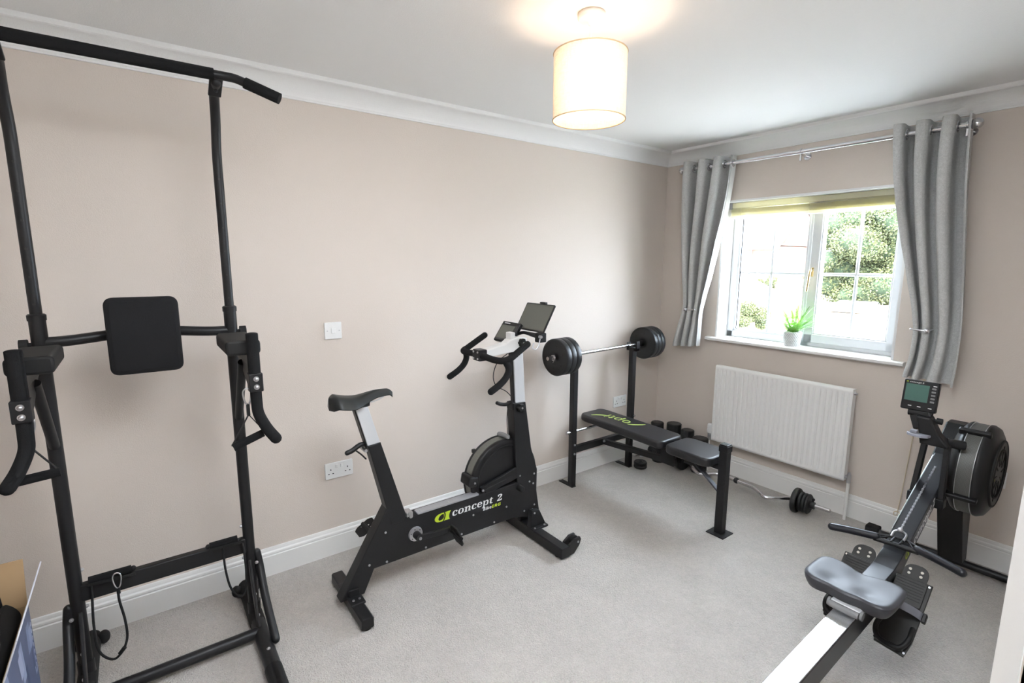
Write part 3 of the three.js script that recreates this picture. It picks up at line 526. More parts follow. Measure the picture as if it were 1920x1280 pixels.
{
  const ax = 0.470, xn = 0.505, xf = 0.440;                     // axis, near face, far face
  const t = thing('exercise_bike', 'black stationary bike with silver posts and lime logo', 'exercise bike', [ax, 0, 2.25]);
  // body: rear leg, long beam and front post housing
  const body = [[2.617, 0.435], [2.585, 0.420], [2.516, 0.355], [1.860, 0.355], [1.872, 0.500], [1.888, 0.812], [1.806, 0.808], [1.764, 0.540], [1.759, 0.522], [1.719, 0.400], [1.722, 0.276], [1.700, 0.148], [1.720, 0.118], [1.80, 0.135], [1.889, 0.156], [2.690, 0.157], [2.741, 0.051], [2.850, 0.051]];
  part('frame', [profX(body, xf, xn, 0.004)], M.black, t);
  part('seat_tube', profX([[2.695, 0.752], [2.636, 0.757], [2.524, 0.372], [2.540, 0.345], [2.60, 0.345]], 0.446, 0.5065, 0.004), M.black, t);
  part('seat_post', profX([[2.742, 0.930], [2.685, 0.931], [2.630, 0.735], [2.690, 0.735]], 0.452, 0.498, 0.003), M.paintSilver, t, { label: 'silver seat post' });
  part('post_edge', profX([[2.7475, 0.930], [2.7405, 0.930], [2.6880, 0.735], [2.6950, 0.735]], 0.456, 0.494, 0.001), M.black, t);
  part('post_clamp', profX([[2.758, 0.932], [2.678, 0.934], [2.676, 0.952], [2.756, 0.948]], 0.448, 0.502, 0.003), M.black, t);
  // quick-release levers
  for (const [z, y] of [[2.700, 0.757]]) part('clamp_lever', [tube([[ax, y - 0.005, z - 0.01], [ax, y - 0.004, z + 0.02], [ax, y - 0.022, z + 0.055], [ax, y - 0.028, z + 0.078]], 0.011), tube([[ax, y - 0.02, z + 0.045], [ax, y - 0.05, z + 0.015], [ax, y - 0.075, z - 0.005]], 0.0035)], M.black, t);
  part('lever_bolt', [cyl([0.44, 0.735, 2.708], [0.51, 0.735, 2.708], 0.008)], M.steel, t);
  // saddle
  {
    const prof = [];                                            // along s: 0 rear .. 1 nose -> half width, top y
    const hw = (s) => { const w = s < 0.32 ? 0.075 : 0.021 + 0.054 * Math.pow(Math.max(0, 1 - (s - 0.32) / 0.46), 1.6), e = s < 0.14 ? Math.sqrt(Math.max(0, 1 - Math.pow(1 - s / 0.14, 2))) : s > 0.93 ? Math.sqrt(Math.max(0, 1 - Math.pow((s - 0.93) / 0.07, 2))) : 1; return w * e + 0.0005; };
    const topY = (s) => 0.998 + 0.006 * Math.cos(s * 9) - 0.012 * Math.sin(s * Math.PI) + (s > 0.9 ? -0.20 * (s - 0.9) * (s - 0.9) * 10 : 0) - (s < 0.08 ? (0.08 - s) * 0.22 : 0);
    const zAt = (s) => 2.846 - 0.288 * s;
    part('saddle', grid(48, 36, (u, v) => {
      const a = (u * 2 - 1) * Math.PI, s = v, w = hw(s), c = Math.cos(a), n = Math.sin(a);
      const drop = 0.050 * (1 - 0.60 * s);
      // closed loop: upper shell and thin underside
      const top = c > 0; const x = ax + w * n;
      const cr = Math.pow(Math.abs(n), 3.2);
      const y = top ? topY(s) - drop * cr : topY(s) - drop * cr - 0.014 * Math.sqrt(Math.abs(c));
      return [x, y, zAt(s)];
    }), phys([0.016, 0.018, 0.018], 0.45, { specularIntensity: 0.7 }), t, { label: 'black padded saddle' });
    part('saddle_underside', [new THREE.SphereGeometry(1, 24, 14).scale(0.058, 0.018, 0.062).translate(ax, 0.962, 2.772), new THREE.SphereGeometry(1, 20, 12).scale(0.018, 0.012, 0.10).translate(ax, 0.970, 2.665)], M.black, t);
    for (const s of [-1, 1]) part('saddle_rail', tube([[ax + s * 0.020, 0.966, 2.80], [ax + s * 0.022, 0.951, 2.74], [ax + s * 0.022, 0.950, 2.66], [ax + s * 0.016, 0.962, 2.61], [ax + s * 0.008, 0.978, 2.585]], 0.0032), M.steel, t);
  }
  // front post: silver with black spine, stem, handlebar
  part('front_post', profX([[1.884, 1.118], [1.822, 1.118], [1.800, 0.80], [1.866, 0.80]], 0.450, 0.494, 0.003), M.paintSilver, t, { label: 'silver handlebar post' });
  part('post_edge', profX([[1.892, 1.10], [1.882, 1.10], [1.862, 0.80], [1.873, 0.80]], 0.458, 0.486, 0.001), M.black, t);
  part('handlebar_stem', [profX([[2.068, 1.118], [2.060, 1.078], [1.860, 1.095], [1.800, 1.105], [1.795, 1.160], [1.850, 1.170], [1.905, 1.160], [1.93, 1.142]], 0.443, 0.499, 0.005), bx(0.448, 0.494, 1.150, 1.196, 1.872, 1.902, 0.004)], std([0.72, 0.72, 0.71], 0.45, 0.1), t, { label: 'silver handlebar stem' });
  part('stem_clamp', [bx(0.438, 0.504, 1.066, 1.124, 2.055, 2.105, 0.006)], M.black, t);
  part('clamp_bolts', [[0.452, 1.112], [0.490, 1.112], [0.452, 1.078], [0.490, 1.078]].map(([x, y]) => cyl([x, y, 2.104], [x, y, 2.109], 0.005, 0.005, 10)), M.steel, t);
  const bar = tube([[0.278, 1.160, 1.922], [0.275, 1.128, 1.980], [0.274, 1.100, 2.032], [0.290, 1.090, 2.068], [0.340, 1.090, 2.085], [0.42, 1.094, 2.086], [0.52, 1.094, 2.086], [0.60, 1.090, 2.085], [0.650, 1.090, 2.068], [0.666, 1.100, 2.032], [0.665, 1.128, 1.980], [0.662, 1.160, 1.922]], 0.0165, { seg: 110, rad: 16 });
  part('handlebar', bar, M.foam, t, { label: 'black foam-wrapped handlebar' });
  for (const s of [-1, 1]) part('drop_grip', tube([[ax + s * 0.187, 1.090, 2.055], [ax + s * 0.196, 1.050, 2.040], [ax + s * 0.197, 1.012, 2.055], [ax + s * 0.197, 0.980, 2.092], [ax + s * 0.197, 0.952, 2.145]], 0.0165, { seg: 40, rad: 16 }), M.foam, t);
  const knob = (x, y, z, r) => { const s = new THREE.Shape(); for (let i = 0; i <= 48; i++) { const a = i / 48 * 6.28318, q = r * (1 + 0.10 * Math.cos(a * 6)); i ? s.lineTo(Math.cos(a) * q, Math.sin(a) * q) : s.moveTo(q, 0); } return exShape(s, 0.024, 0.004).rotateY(Math.PI / 2).translate(x, y, z); };
  part('adjuster_knob', knob(0.500, 1.140, 1.838, 0.021), M.rubber, t); part('knob_bolt', disc(0.523, 1.140, 1.838, 0.006), M.steel, t);
  part('adjuster_knob', knob(0.502, 0.785, 1.846, 0.021), M.rubber, t); part('knob_bolt', disc(0.525, 0.785, 1.846, 0.006), M.steel, t);
  part('clamp_lever', [tube([[ax, 0.812, 1.885], [ax, 0.805, 1.915], [ax, 0.812, 1.950], [ax, 0.822, 1.972]], 0.010), bx(0.446, 0.500, 0.775, 0.815, 1.868, 1.892, 0.004)], M.black, t);
  part('sensor_cable', tube([[ax, 1.085, 1.90], [ax + 0.03, 1.05, 1.99], [ax + 0.02, 0.98, 2.01], [ax + 0.01, 0.92, 1.985], [ax + 0.02, 0.885, 1.93], [ax + 0.01, 0.845, 1.885]], 0.0024, { rad: 6 }), M.rubber, t);
  part('sensor_cable', tube([[ax, 0.80, 1.90], [ax - 0.01, 0.72, 1.900], [ax - 0.015, 0.60, 1.890]], 0.0024, { rad: 6 }), M.rubber, t);
  // performance monitor on its arm
  {
    const tilt = new THREE.Matrix4().makeRotationX(-0.62).setPosition(0.372, 1.178, 1.83);
    const mon = part('monitor', [new RoundedBoxGeometry(0.160, 0.125, 0.024, 2, 0.006).applyMatrix4(tilt)], M.black, t, { label: 'black performance monitor' });
    part('monitor_screen', new THREE.BoxGeometry(0.118, 0.082, 0.002).translate(-0.006, -0.004, 0.0125).applyMatrix4(tilt), M.tablet, mon);
    part('monitor_brand_strip', new THREE.BoxGeometry(0.05, 0.006, 0.001).translate(-0.03, 0.050, 0.0127).applyMatrix4(tilt), M.print, mon);
    part('monitor_arm', [tube([[0.40, 1.150, 1.815], [0.44, 1.150, 1.800], [0.47, 1.150, 1.815]], 0.010), tube([[0.40, 1.165, 1.800], [0.46, 1.185, 1.790], [0.52, 1.175, 1.775], [0.555, 1.168, 1.765]], 0.009)], M.black, t);
    part('tablet_bracket', [cyl([0.46, 1.178, 1.762], [0.585, 1.178, 1.762], 0.010), bx(0.555, 0.600, 1.145, 1.195, 1.745, 1.790, 0.005)], M.black, t);
    part('bracket_clip', [tube([[0.60, 1.165, 1.79], [0.602, 1.135, 1.80], [0.600, 1.115, 1.815], [0.59, 1.122, 1.830], [0.588, 1.145, 1.822]], 0.003), cyl([0.595, 1.178, 1.79], [0.612, 1.178, 1.79], 0.008)], M.steel, t);
    part('holder_clip', [bx(0.452, 0.500, 1.318, 1.346, 1.655, 1.672, 0.003)], M.black, t);
  }
  // flywheel
  {
    const cy = 0.395, cz = 1.925, R = 0.217;
    const mk = (prof) => lathe(prof, 72).rotateZ(-Math.PI / 2);     // lathe axis to +x
    const put = (g) => g.translate(0, cy, cz);
    part('flywheel_cover', put(mk([[0, 0.478], [0.16, 0.478], [0.185, 0.482], [R - 0.012, 0.487], [R - 0.004, 0.483], [R, 0.476], [R, 0.462], [R - 0.008, 0.462]].map(([r, x]) => [r, x]))), M.black, t);
    part('flywheel_cover', put(mk([[R - 0.008, 0.408], [R, 0.408], [R, 0.396], [R - 0.010, 0.386], [0, 0.386]])), M.black, t);
    part('mesh_guard', put(mk([[R - 0.004, 0.464], [R - 0.004, 0.406]])), M.guard, t, { label: 'grey perforated flywheel guard' });
    part('flywheel_ring', put(mk([[0.176, 0.484], [0.182, 0.488], [0.188, 0.486]])), M.black, t);
    const ang = (a, r) => [cy + r * Math.sin(a), cz + r * Math.cos(a)];
    { const [y, z] = ang(0.14, R - 0.006); part('damper_clamp', [new RoundedBoxGeometry(0.098, 0.058, 0.052, 2, 0.012).rotateX(-0.2).translate(0.442, y, z)], M.black, t); part('clamp_screw', disc(0.492, y - 0.004, z - 0.004, 0.006), M.steel, t); }
    { const [y, z] = ang(1.64, R + 0.006); part('damper_lever', [tube([[0.40, y, z], [0.43, y + 0.006, z], [0.475, y + 0.004, z - 0.004]], 0.013)], M.grey, t); }
    { const [y, z] = ang(0.82, R); part('guard_clip', bx(0.384, 0.404, y - 0.01, y + 0.01, z - 0.01, z + 0.01, 0.003), M.black, t); }
    part('link_bar', [beam([0.494, 0.372, 2.094], [0.494, 0.432, 1.842], 0.016, 0.034, [0, 1, 0]), beam([0.4965, 0.357, 2.07], [0.4965, 0.40, 1.85], 0.014, 0.03, [0, 1, 0])], M.black, t);
    part('link_bolts', [disc(0.502, 0.372, 2.086, 0.007), disc(0.503, 0.392, 1.842, 0.006)], M.steel, t);
  }
  part('top_plate', profY(rrect(0.046, 0.352, 0.008, 0.486, -2.290), 0.3555, 0.3645, 0.002), std([0.40, 0.40, 0.42], 0.4, 0.5), t, { label: 'grey metal plate on the beam' });
  part('plate_screws', [cyl([0.49, 0.364, 2.445], [0.49, 0.3665, 2.445], 0.004, 0.004, 8), cyl([0.49, 0.364, 2.29], [0.49, 0.3665, 2.29], 0.004, 0.004, 8)], M.steel, t);
  part('seat_bracket', [bx(0.45, 0.50, 0.352, 0.376, 2.486, 2.520, 0.004), cyl([0.50, 0.372, 2.502], [0.508, 0.372, 2.502], 0.011), cyl([0.50, 0.358, 2.500], [0.508, 0.358, 2.500], 0.009)], M.steel, t);
  part('pivot_knob', [cyl([xn - 0.004, 0.326, 1.850], [xn + 0.032, 0.326, 1.850], 0.0165), ball(xn + 0.032, 0.326, 1.850, 0.0165, [0.3, 1, 1])], M.blackMatte, t);
  part('bolts', [[2.149, 0.255], [2.017, 0.173], [1.935, 0.237], [2.221, 0.172], [2.426, 0.171], [1.811, 0.175], [1.738, 0.192], [1.752, 0.168], [1.775, 0.341], [1.748, 0.323], [1.742, 0.380], [2.630, 0.318], [2.713, 0.184], [2.629, 0.170]].map(([z, y]) => disc(xn - 0.001, y, z, 0.0058)), M.steel, t);
  // lettering on the near face: reads along -z
  const onFace = (g, z, y) => (Array.isArray(g) ? g : [g]).map((q) => q.rotateY(Math.PI / 2).translate(xn - 0.0002, y, z));
  part('emblem', onFace(emblem(0.044, 0.0008).map((g) => g.scale(1.72, 1, 1).applyMatrix4(new THREE.Matrix4().set(1, 0.18, 0, 0, 0, 1, 0, 0, 0, 0, 1, 0, 0, 0, 0, 1))), 2.378, 0.279), M.lime, t, { label: 'lime green emblem' });
  part('lettering', onFace(word('concept', serifBold, 0.036, 0.0008, 0.248, 0.18), 2.276, 0.2875), M.print, t, { label: 'white italic lettering' });
  part('lettering', onFace(word('2', serifBold, 0.036, 0.0008, 0.030, 0.18), 1.998, 0.2870), M.print, t);
  part('lettering', onFace(word('Bike', sansBold, 0.016, 0.0008, 0.052, 0.2), 2.088, 0.259), M.print, t);
  part('lettering', onFace(word('ERG', sansBold, 0.016, 0.0008, 0.056, 0.2), 2.032, 0.259), M.lime, t, { label: 'lime green italic lettering' });
  // crank and pedals
  part('crank_cover', [cyl([xn - 0.002, 0.262, 2.480], [xn + 0.010, 0.262, 2.480], 0.037, 0.034, 28)], M.silver, t, { label: 'silver crank disc' });
  part('crank_screws', [0, 1, 2, 3, 4, 5].map((i) => disc(xn + 0.009, 0.262 + 0.027 * Math.sin(i * 1.047 + 0.3), 2.480 + 0.027 * Math.cos(i * 1.047 + 0.3), 0.003, 0.002)), M.hole, t);
  part('crank_arm', [cyl([xn + 0.008, 0.262, 2.480], [0.560, 0.262, 2.480], 0.019), beam([0.548, 0.262, 2.488], [0.560, 0.255, 2.320], 0.016, 0.026), cyl([0.545, 0.254, 2.318], [0.572, 0.254, 2.318], 0.014)], M.black, t);
  part('crank_bolt', disc(0.560, 0.262, 2.480, 0.008), M.steel, t);
  part('crank_arm', [cyl([0.380, 0.262, 2.480], [0.44, 0.262, 2.480], 0.019), beam([0.388, 0.262, 2.472], [0.378, 0.270, 2.642], 0.016, 0.026)], M.black, t);
  const pedal = (x0, y, z, s, rot) => {
    const g = [cyl([0, 0, 0], [s * 0.10, 0, 0], 0.009)], W2 = 0.050, Hh = 0.0035;
    const cage = new THREE.Shape(); const o = [[0.012, -W2 * 0.6], [0.030, -W2], [0.084, -W2], [0.100, -W2 * 0.6], [0.100, W2 * 0.6], [0.084, W2], [0.030, W2], [0.012, W2 * 0.6]];
    o.forEach((q, i) => (i ? cage.lineTo(...q) : cage.moveTo(...q))); cage.closePath();
    for (const zz of [-1, 1]) for (const [a, b] of [[0.022, 0.042], [0.050, 0.066], [0.074, 0.092]]) { const h = new THREE.Path(); const q0 = zz * 0.014, q1 = zz * (W2 - 0.007); const qs = [[a, q0], [b, q0], [b - 0.002, q1], [a + 0.002, q1]]; (zz > 0 ? qs.reverse() : qs).forEach((q, i) => (i ? h.lineTo(...q) : h.moveTo(...q))); h.closePath(); cage.holes.push(h); }
    g.push(exShape(cage, Hh * 2, 0.001).translate(0, 0, -Hh).rotateX(Math.PI / 2).scale(s, 1, 1));
    if (s < 0) { const q = g[1], idx = q.index; const p = q.toNonIndexed ? (q.index ? q.toNonIndexed() : q) : q; const a = p.attributes.position.array, n = p.attributes.normal.array; for (let i = 0; i < a.length; i += 9) for (let k = 0; k < 3; k++) { [a[i + 3 + k], a[i + 6 + k]] = [a[i + 6 + k], a[i + 3 + k]]; [n[i + 3 + k], n[i + 6 + k]] = [n[i + 6 + k], n[i + 3 + k]]; } g[1] = p; }
    return g.map((q) => q.rotateX(rot).translate(x0, y, z));
  };
  part('pedal', pedal(0.568, 0.254, 2.318, 1, 1.85), M.blackMatte, t);
  part('pedal', pedal(0.386, 0.275, 2.660, -1, 0.50), M.blackMatte, t);
  // floor beams
  const foot = (x0, x1, z0, z1, h) => profX([[z0, 0.012], [z0 + 0.004, 0.008], [z1 - 0.004, 0.008], [z1, 0.012], [z1, h - 0.006], [z1 - 0.006, h], [z0 + 0.006, h], [z0, h - 0.006]], x0, x1, 0.004);
  const rf = part('rear_foot', foot(0.270, 0.682, 2.765, 2.820, 0.058), M.black, t);
  part('rubber_foot', [cyl([0.655, 0.0, 2.793], [0.655, 0.014, 2.793], 0.024, 0.024, 20), cyl([0.295, 0.0, 2.793], [0.295, 0.014, 2.793], 0.024, 0.024, 20)], M.rubber, rf);
  part('foot_bracket', [bx(xn - 0.001, xn + 0.070, 0.055, 0.066, 2.760, 2.825, 0.003), bx(xn - 0.001, xn + 0.010, 0.055, 0.098, 2.765, 2.815, 0.003), bx(xf - 0.06, xf + 0.001, 0.055, 0.064, 2.760, 2.825, 0.003)], M.black, t);
  part('bracket_bolts', [cyl([0.545, 0.066, 2.778], [0.545, 0.070, 2.778], 0.006, 0.005, 10), cyl([0.545, 0.066, 2.806], [0.545, 0.070, 2.806], 0.006, 0.005, 10), cyl([0.41, 0.064, 2.806], [0.41, 0.068, 2.806], 0.006, 0.005, 10)], M.steel, t);
  const ff = part('front_foot', foot(0.215, 0.792, 1.722, 1.784, 0.066), M.black, t);
  part('rubber_foot', [cyl([0.74, 0.0, 1.753], [0.74, 0.014, 1.753], 0.024, 0.024, 20), cyl([0.25, 0.0, 1.753], [0.25, 0.014, 1.753], 0.024, 0.024, 20)], M.rubber, ff);
  for (const x of [0.752, 0.230]) { part('wheel_fork', [profX([[1.725, 0.010], [1.725, 0.070], [1.685, 0.095], [1.648, 0.096], [1.640, 0.080], [1.652, 0.050], [1.690, 0.012]], x + 0.026, x + 0.040, 0.003), profX([[1.725, 0.010], [1.725, 0.070], [1.685, 0.095], [1.648, 0.096], [1.640, 0.080], [1.652, 0.050], [1.690, 0.012]], x - 0.018, x - 0.004, 0.003)], M.black, ff); part('transport_wheel', [cyl([x - 0.002, 0.072, 1.668], [x + 0.024, 0.072, 1.668], 0.026)], M.rubber, ff); part('axle_bolt', disc(x + 0.039, 0.072, 1.664, 0.007), M.steel, ff); }
  part('front_gusset', [profX([[1.775, 0.175], [1.722, 0.165], [1.672, 0.064], [1.690, 0.062], [1.79, 0.062]], xn - 0.001, xn + 0.030, 0.003), profX([[1.775, 0.175], [1.722, 0.165], [1.672, 0.064], [1.690, 0.062], [1.79, 0.062]], xf - 0.030, xf + 0.001, 0.003), bx(xf - 0.02, xn + 0.055, 0.062, 0.076, 1.676, 1.79, 0.003)], M.black, t);
  part('bracket_bolts', [cyl([0.553, 0.074, 1.77], [0.553, 0.080, 1.77], 0.006, 0.005, 10), cyl([0.553, 0.074, 1.70], [0.553, 0.080, 1.70], 0.006, 0.005, 10), cyl([xn + 0.028, 0.158, 1.76], [xn + 0.034, 0.158, 1.76], 0.006, 0.005, 10)], M.steel, t);
  // tablet held in the bracket
  const tb = thing('tablet', 'dark tablet computer clamped above the bike handlebar', 'tablet', [0.47, 1.19, 1.75]);
  const tm = new THREE.Matrix4().makeRotationX(-0.52).setPosition(0.470, 1.262, 1.712);
  part('tablet_body', exShape(rrect(0.240, 0.164, 0.008), 0.009, 0.002).applyMatrix4(tm), M.black, tb);
  part('display', new THREE.BoxGeometry(0.226, 0.150, 0.001).translate(0, 0, 0.0092).applyMatrix4(tm), M.tablet, tb, { label: 'switched-off dark screen' });
}
// ---------------------------------------------------------------- weight bench
{
  const zc = 0.815, px = 0.155, zn = 1.112, zf = 0.514;
  const t = thing('weight_bench', 'black padded weight bench with barbell rack and lime print', 'weight bench', [0.6, 0, zc]);
  const sq = (x, z, y0, y1, s = 0.0205) => bx(x - s, x + s, y0, y1, z - s, z + s, 0.004);
  const silverBolt = (x, y, z) => [cyl([x, y, z], [x + 0.006, y, z], 0.008, 0.007, 10)];
  for (const z of [zn, zf]) {
    part('rack_post', sq(px, z, 0.004, 0.935), M.black, t);
    part('bar_hook', [bx(px - 0.048, px - 0.036, 0.915, 0.972, z - 0.018, z + 0.018, 0.003), bx(px + 0.036, px + 0.048, 0.915, 0.985, z - 0.018, z + 0.018, 0.003), bx(px - 0.048, px + 0.048, 0.912, 0.936, z - 0.018, z + 0.018, 0.003)], M.black, t);
    part('floor_plate', [bx(0.040, px + 0.025, 0, 0.006, z - 0.020, z + 0.020, 0.002)], M.black, t);
    part('bolt', [silverBolt(px + 0.02, 0.310, z), silverBolt(px + 0.02, 0.244, z)], M.steel, t);
    part('adjuster_holes', Array.from({ length: 5 }, (_, i) => cyl([px + 0.0195, 0.42 + i * 0.07, z], [px + 0.0212, 0.42 + i * 0.07, z], 0.005, 0.005, 8)), M.hole, t);
  }
  part('cross_beam', [bx(px - 0.018, px + 0.018, 0.246, 0.292, zf, zn, 0.004)], M.black, t);
  part('height_pin', [cyl([px, 0.400, zf - 0.05], [px, 0.400, zn + 0.052], 0.0095), cyl([px, 0.400, zn + 0.040], [px, 0.400, zn + 0.060], 0.0125)], M.chrome, t, { label: 'chrome height adjuster rod' });
  part('main_beam', [beam([px + 0.01, 0.272, zc], [0.78, 0.315, zc], 0.036, 0.036), beam([0.74, 0.305, zc], [0.80, 0.405, zc], 0.036, 0.030), bx(0.70, 0.80, 0.300, 0.415, zc - 0.045, zc - 0.034, 0.002), bx(0.70, 0.80, 0.300, 0.415, zc + 0.034, zc + 0.045, 0.002)], M.black, t);
  part('seat_rail', [beam([0.44, 0.408, zc - 0.05], [0.15, 0.412, zc - 0.05], 0.025, 0.022), beam([0.66, 0.402, zc - 0.05], [0.15, 0.412, zc - 0.05], 0.025, 0.02), beam([0.66, 0.402, zc + 0.05], [0.15, 0.412, zc + 0.05], 0.025, 0.02)], M.black, t);
  part('seat_frame', [beam([0.74, 0.392, zc], [1.115, 0.392, zc + 0.01], 0.036, 0.030), bx(0.86, 0.97, 0.345, 0.405, zc - 0.03, zc + 0.03, 0.004)], M.black, t);
  part('strut', [beam([0.93, 0.375, zc + 0.02], [1.105, 0.248, zc + 0.024], 0.030, 0.012)], std([0.05, 0.055, 0.07], 0.35), t);
  part('beam_bolt', [cyl([0.195, 0.285, zc + 0.018], [0.195, 0.285, zc + 0.028], 0.009, 0.008, 10), cyl([0.195, 0.272, zf + 0.05], [0.195, 0.272, zf + 0.062], 0.008, 0.008, 8)], M.steel, t);
  const fx = 1.125, fz = 0.842;
  part('front_post', [sq(fx, fz, 0.004, 0.545, 0.024), bx(fx - 0.027, fx + 0.027, 0.50, 0.536, fz - 0.027, fz + 0.027, 0.003)], M.black, t);
  part('post_socket', bx(fx - 0.017, fx + 0.017, 0.5445, 0.5462, fz - 0.017, fz + 0.017, 0), M.hole, t);
  part('floor_plate', bx(fx - 0.055, fx + 0.055, 0, 0.006, fz - 0.055, fz + 0.055, 0.002), M.black, t);
  part('spring_clip', [bx(1.062, 1.098, 0.398, 0.410, fz - 0.055, fz - 0.02, 0.002), bx(1.066, 1.078, 0.350, 0.405, fz - 0.05, fz - 0.04, 0.002), bx(1.066, 1.095, 0.348, 0.356, fz - 0.05, fz - 0.03, 0.002)], M.steel, t);
  // pads: chamfered outlines with soft edges
  const pad = (x0, x1, z0, z1, c0, c1) => { const s = new THREE.Shape(), Q = (x, z) => [x, -z]; s.moveTo(...Q(x0 + c0, z0)); s.lineTo(...Q(x1 - c1, z0)); s.quadraticCurveTo(...Q(x1, z0), ...Q(x1, z0 + c1)); s.lineTo(...Q(x1, z1 - c1)); s.quadraticCurveTo(...Q(x1, z1), ...Q(x1 - c1, z1)); s.lineTo(...Q(x0 + c0, z1)); s.quadraticCurveTo(...Q(x0, z1), ...Q(x0, z1 - c0 * 0.7)); s.lineTo(...Q(x0, z0 + c0 * 0.7)); s.quadraticCurveTo(...Q(x0, z0), ...Q(x0 + c0, z0)); return s; };
  const padY = (s, y0, y1) => new THREE.ExtrudeGeometry(s, { depth: y1 - y0 - 0.032, bevelEnabled: true, bevelSize: 0.014, bevelOffset: -0.014, bevelThickness: 0.016, bevelSegments: 4, curveSegments: 12 }).rotateX(-Math.PI / 2).translate(0, y0 + 0.016, 0);
  const backM = new THREE.Matrix4().makeTranslation(0.39, 0.44, zc).multiply(new THREE.Matrix4().makeRotationZ(-0.012)).multiply(new THREE.Matrix4().makeTranslation(-0.39, -0.44, -zc));
  part('back_pad', padY(pad(0.026, 0.752, zc - 0.122, zc + 0.122, 0.075, 0.055), 0.415, 0.466).applyMatrix4(backM), M.vinyl, t, { label: 'long black vinyl back pad' });
  part('seat_pad', padY(pad(0.775, 1.085, zc - 0.128, zc + 0.128, 0.07, 0.06), 0.405, 0.458), M.vinyl, t, { label: 'black vinyl seat pad' });
  // pale green print on the back pad: word and two swooshes, read from the head end
  const onPad = (g) => g.applyMatrix4(new THREE.Matrix4().makeBasis(P(-1, 0, 0), P(0, 0, 1), P(0, 1, 0)).setPosition(0, 0, 0)).applyMatrix4(backM);
  const wd = word('opti', sansReg, 0.074, 0.001, 0.200);
  part('lettering', onPad(wd).translate(0.400, 0.4656, zc - 0.036), M.paleGreen, t, { label: 'pale green lettering on the back pad' });
  const swoosh = (a, b, c, w) => {                                // tapered arc lying on the pad
    const cur = new THREE.QuadraticBezierCurve3(P(a[0], 0, a[1]), P(b[0], 0, b[1]), P(c[0], 0, c[1])), l = [], r = [];
    for (let i = 0; i <= 14; i++) { const q = i / 14, p = cur.getPoint(q), tg = cur.getTangent(q), k = w * Math.sqrt(Math.sin(Math.PI * Math.min(0.97, 0.06 + q * 0.86))); l.push([p.x - tg.z * k, p.z + tg.x * k]); r.unshift([p.x + tg.z * k, p.z - tg.x * k]); }
    return profY([...l, ...r], 0, 0.001);
  };
  part('swoosh', swoosh([0.204, 0.806], [0.150, 0.818], [0.116, 0.890], 0.0085).applyMatrix4(backM).translate(0, 0.4656, 0), M.paleGreen, t);
  part('swoosh', swoosh([0.402, 0.832], [0.452, 0.808], [0.480, 0.736], 0.0085).applyMatrix4(backM).translate(0, 0.4656, 0), M.paleGreen, t);
}
// ---------------------------------------------------------------- barbell on the rack
function plate(R, th, hole, recess) {                              // axis y, centred; lathe profile with a raised rim
  const h = th / 2, e = 0.006;
  return lathe([[hole, -h], [R * 0.42, -h], [R * 0.45, -h + recess], [R * 0.82, -h + recess], [R * 0.86, -h], [R - e, -h], [R, -h + e], [R, h - e], [R - e, h], [R * 0.86, h], [R * 0.82, h - recess], [R * 0.45, h - recess], [R * 0.42, h], [hole, h], [hole, -h]], 48);
}
{
  const x = 0.155, y = 0.952, zc = 0.785;
  // the bar lies a little askew in its hooks
  const t = thing('barbell', 'chrome barbell with three black plates each end on the bench rack', 'barbell', [x, y, zc]);
  t.rotation.y = 0.06;
  part('bar', [cyl([x, y, zc - 0.60], [x, y, zc + 0.60], 0.0125)], M.chrome, t);
  for (const s of [-1, 1]) {
    for (let k = 0; k < 3; k++) { const z = zc + s * (0.425 + k * 0.0455); const p = part('weight_plate', plate(0.122, 0.043, 0.013, 0.003).rotateX(Math.PI / 2).translate(x, y, z), M.plateV, t);
      if ((s > 0 && k === 2) || (s < 0 && k === 0)) part('plate_holes', Array.from({ length: 6 }, (_, i) => { const a = i * 1.0472 + 0.35; return cyl([x + 0.075 * Math.cos(a), y + 0.075 * Math.sin(a), z + 0.015], [x + 0.075 * Math.cos(a), y + 0.075 * Math.sin(a), z + 0.0195], 0.0065, 0.0065, 12); }), M.hole, p); }
    part('inner_collar', [cyl([x, y, zc + s * 0.362], [x, y, zc + s * 0.402], 0.022)], M.black, t);
    const ze = zc + s * (0.54 + 0.004); part('spring_clip', [torus(x, y, ze + s * 0.003, 0.016, 0.0028), torus(x, y, ze + s * 0.009, 0.016, 0.0028), tube([[x + 0.014, y + 0.008, ze + s * 0.009], [x + 0.024, y + 0.002, ze + s * 0.012], [x + 0.006, y - 0.030, ze + s * 0.012]], 0.0028)], M.chrome, t);
  }
}
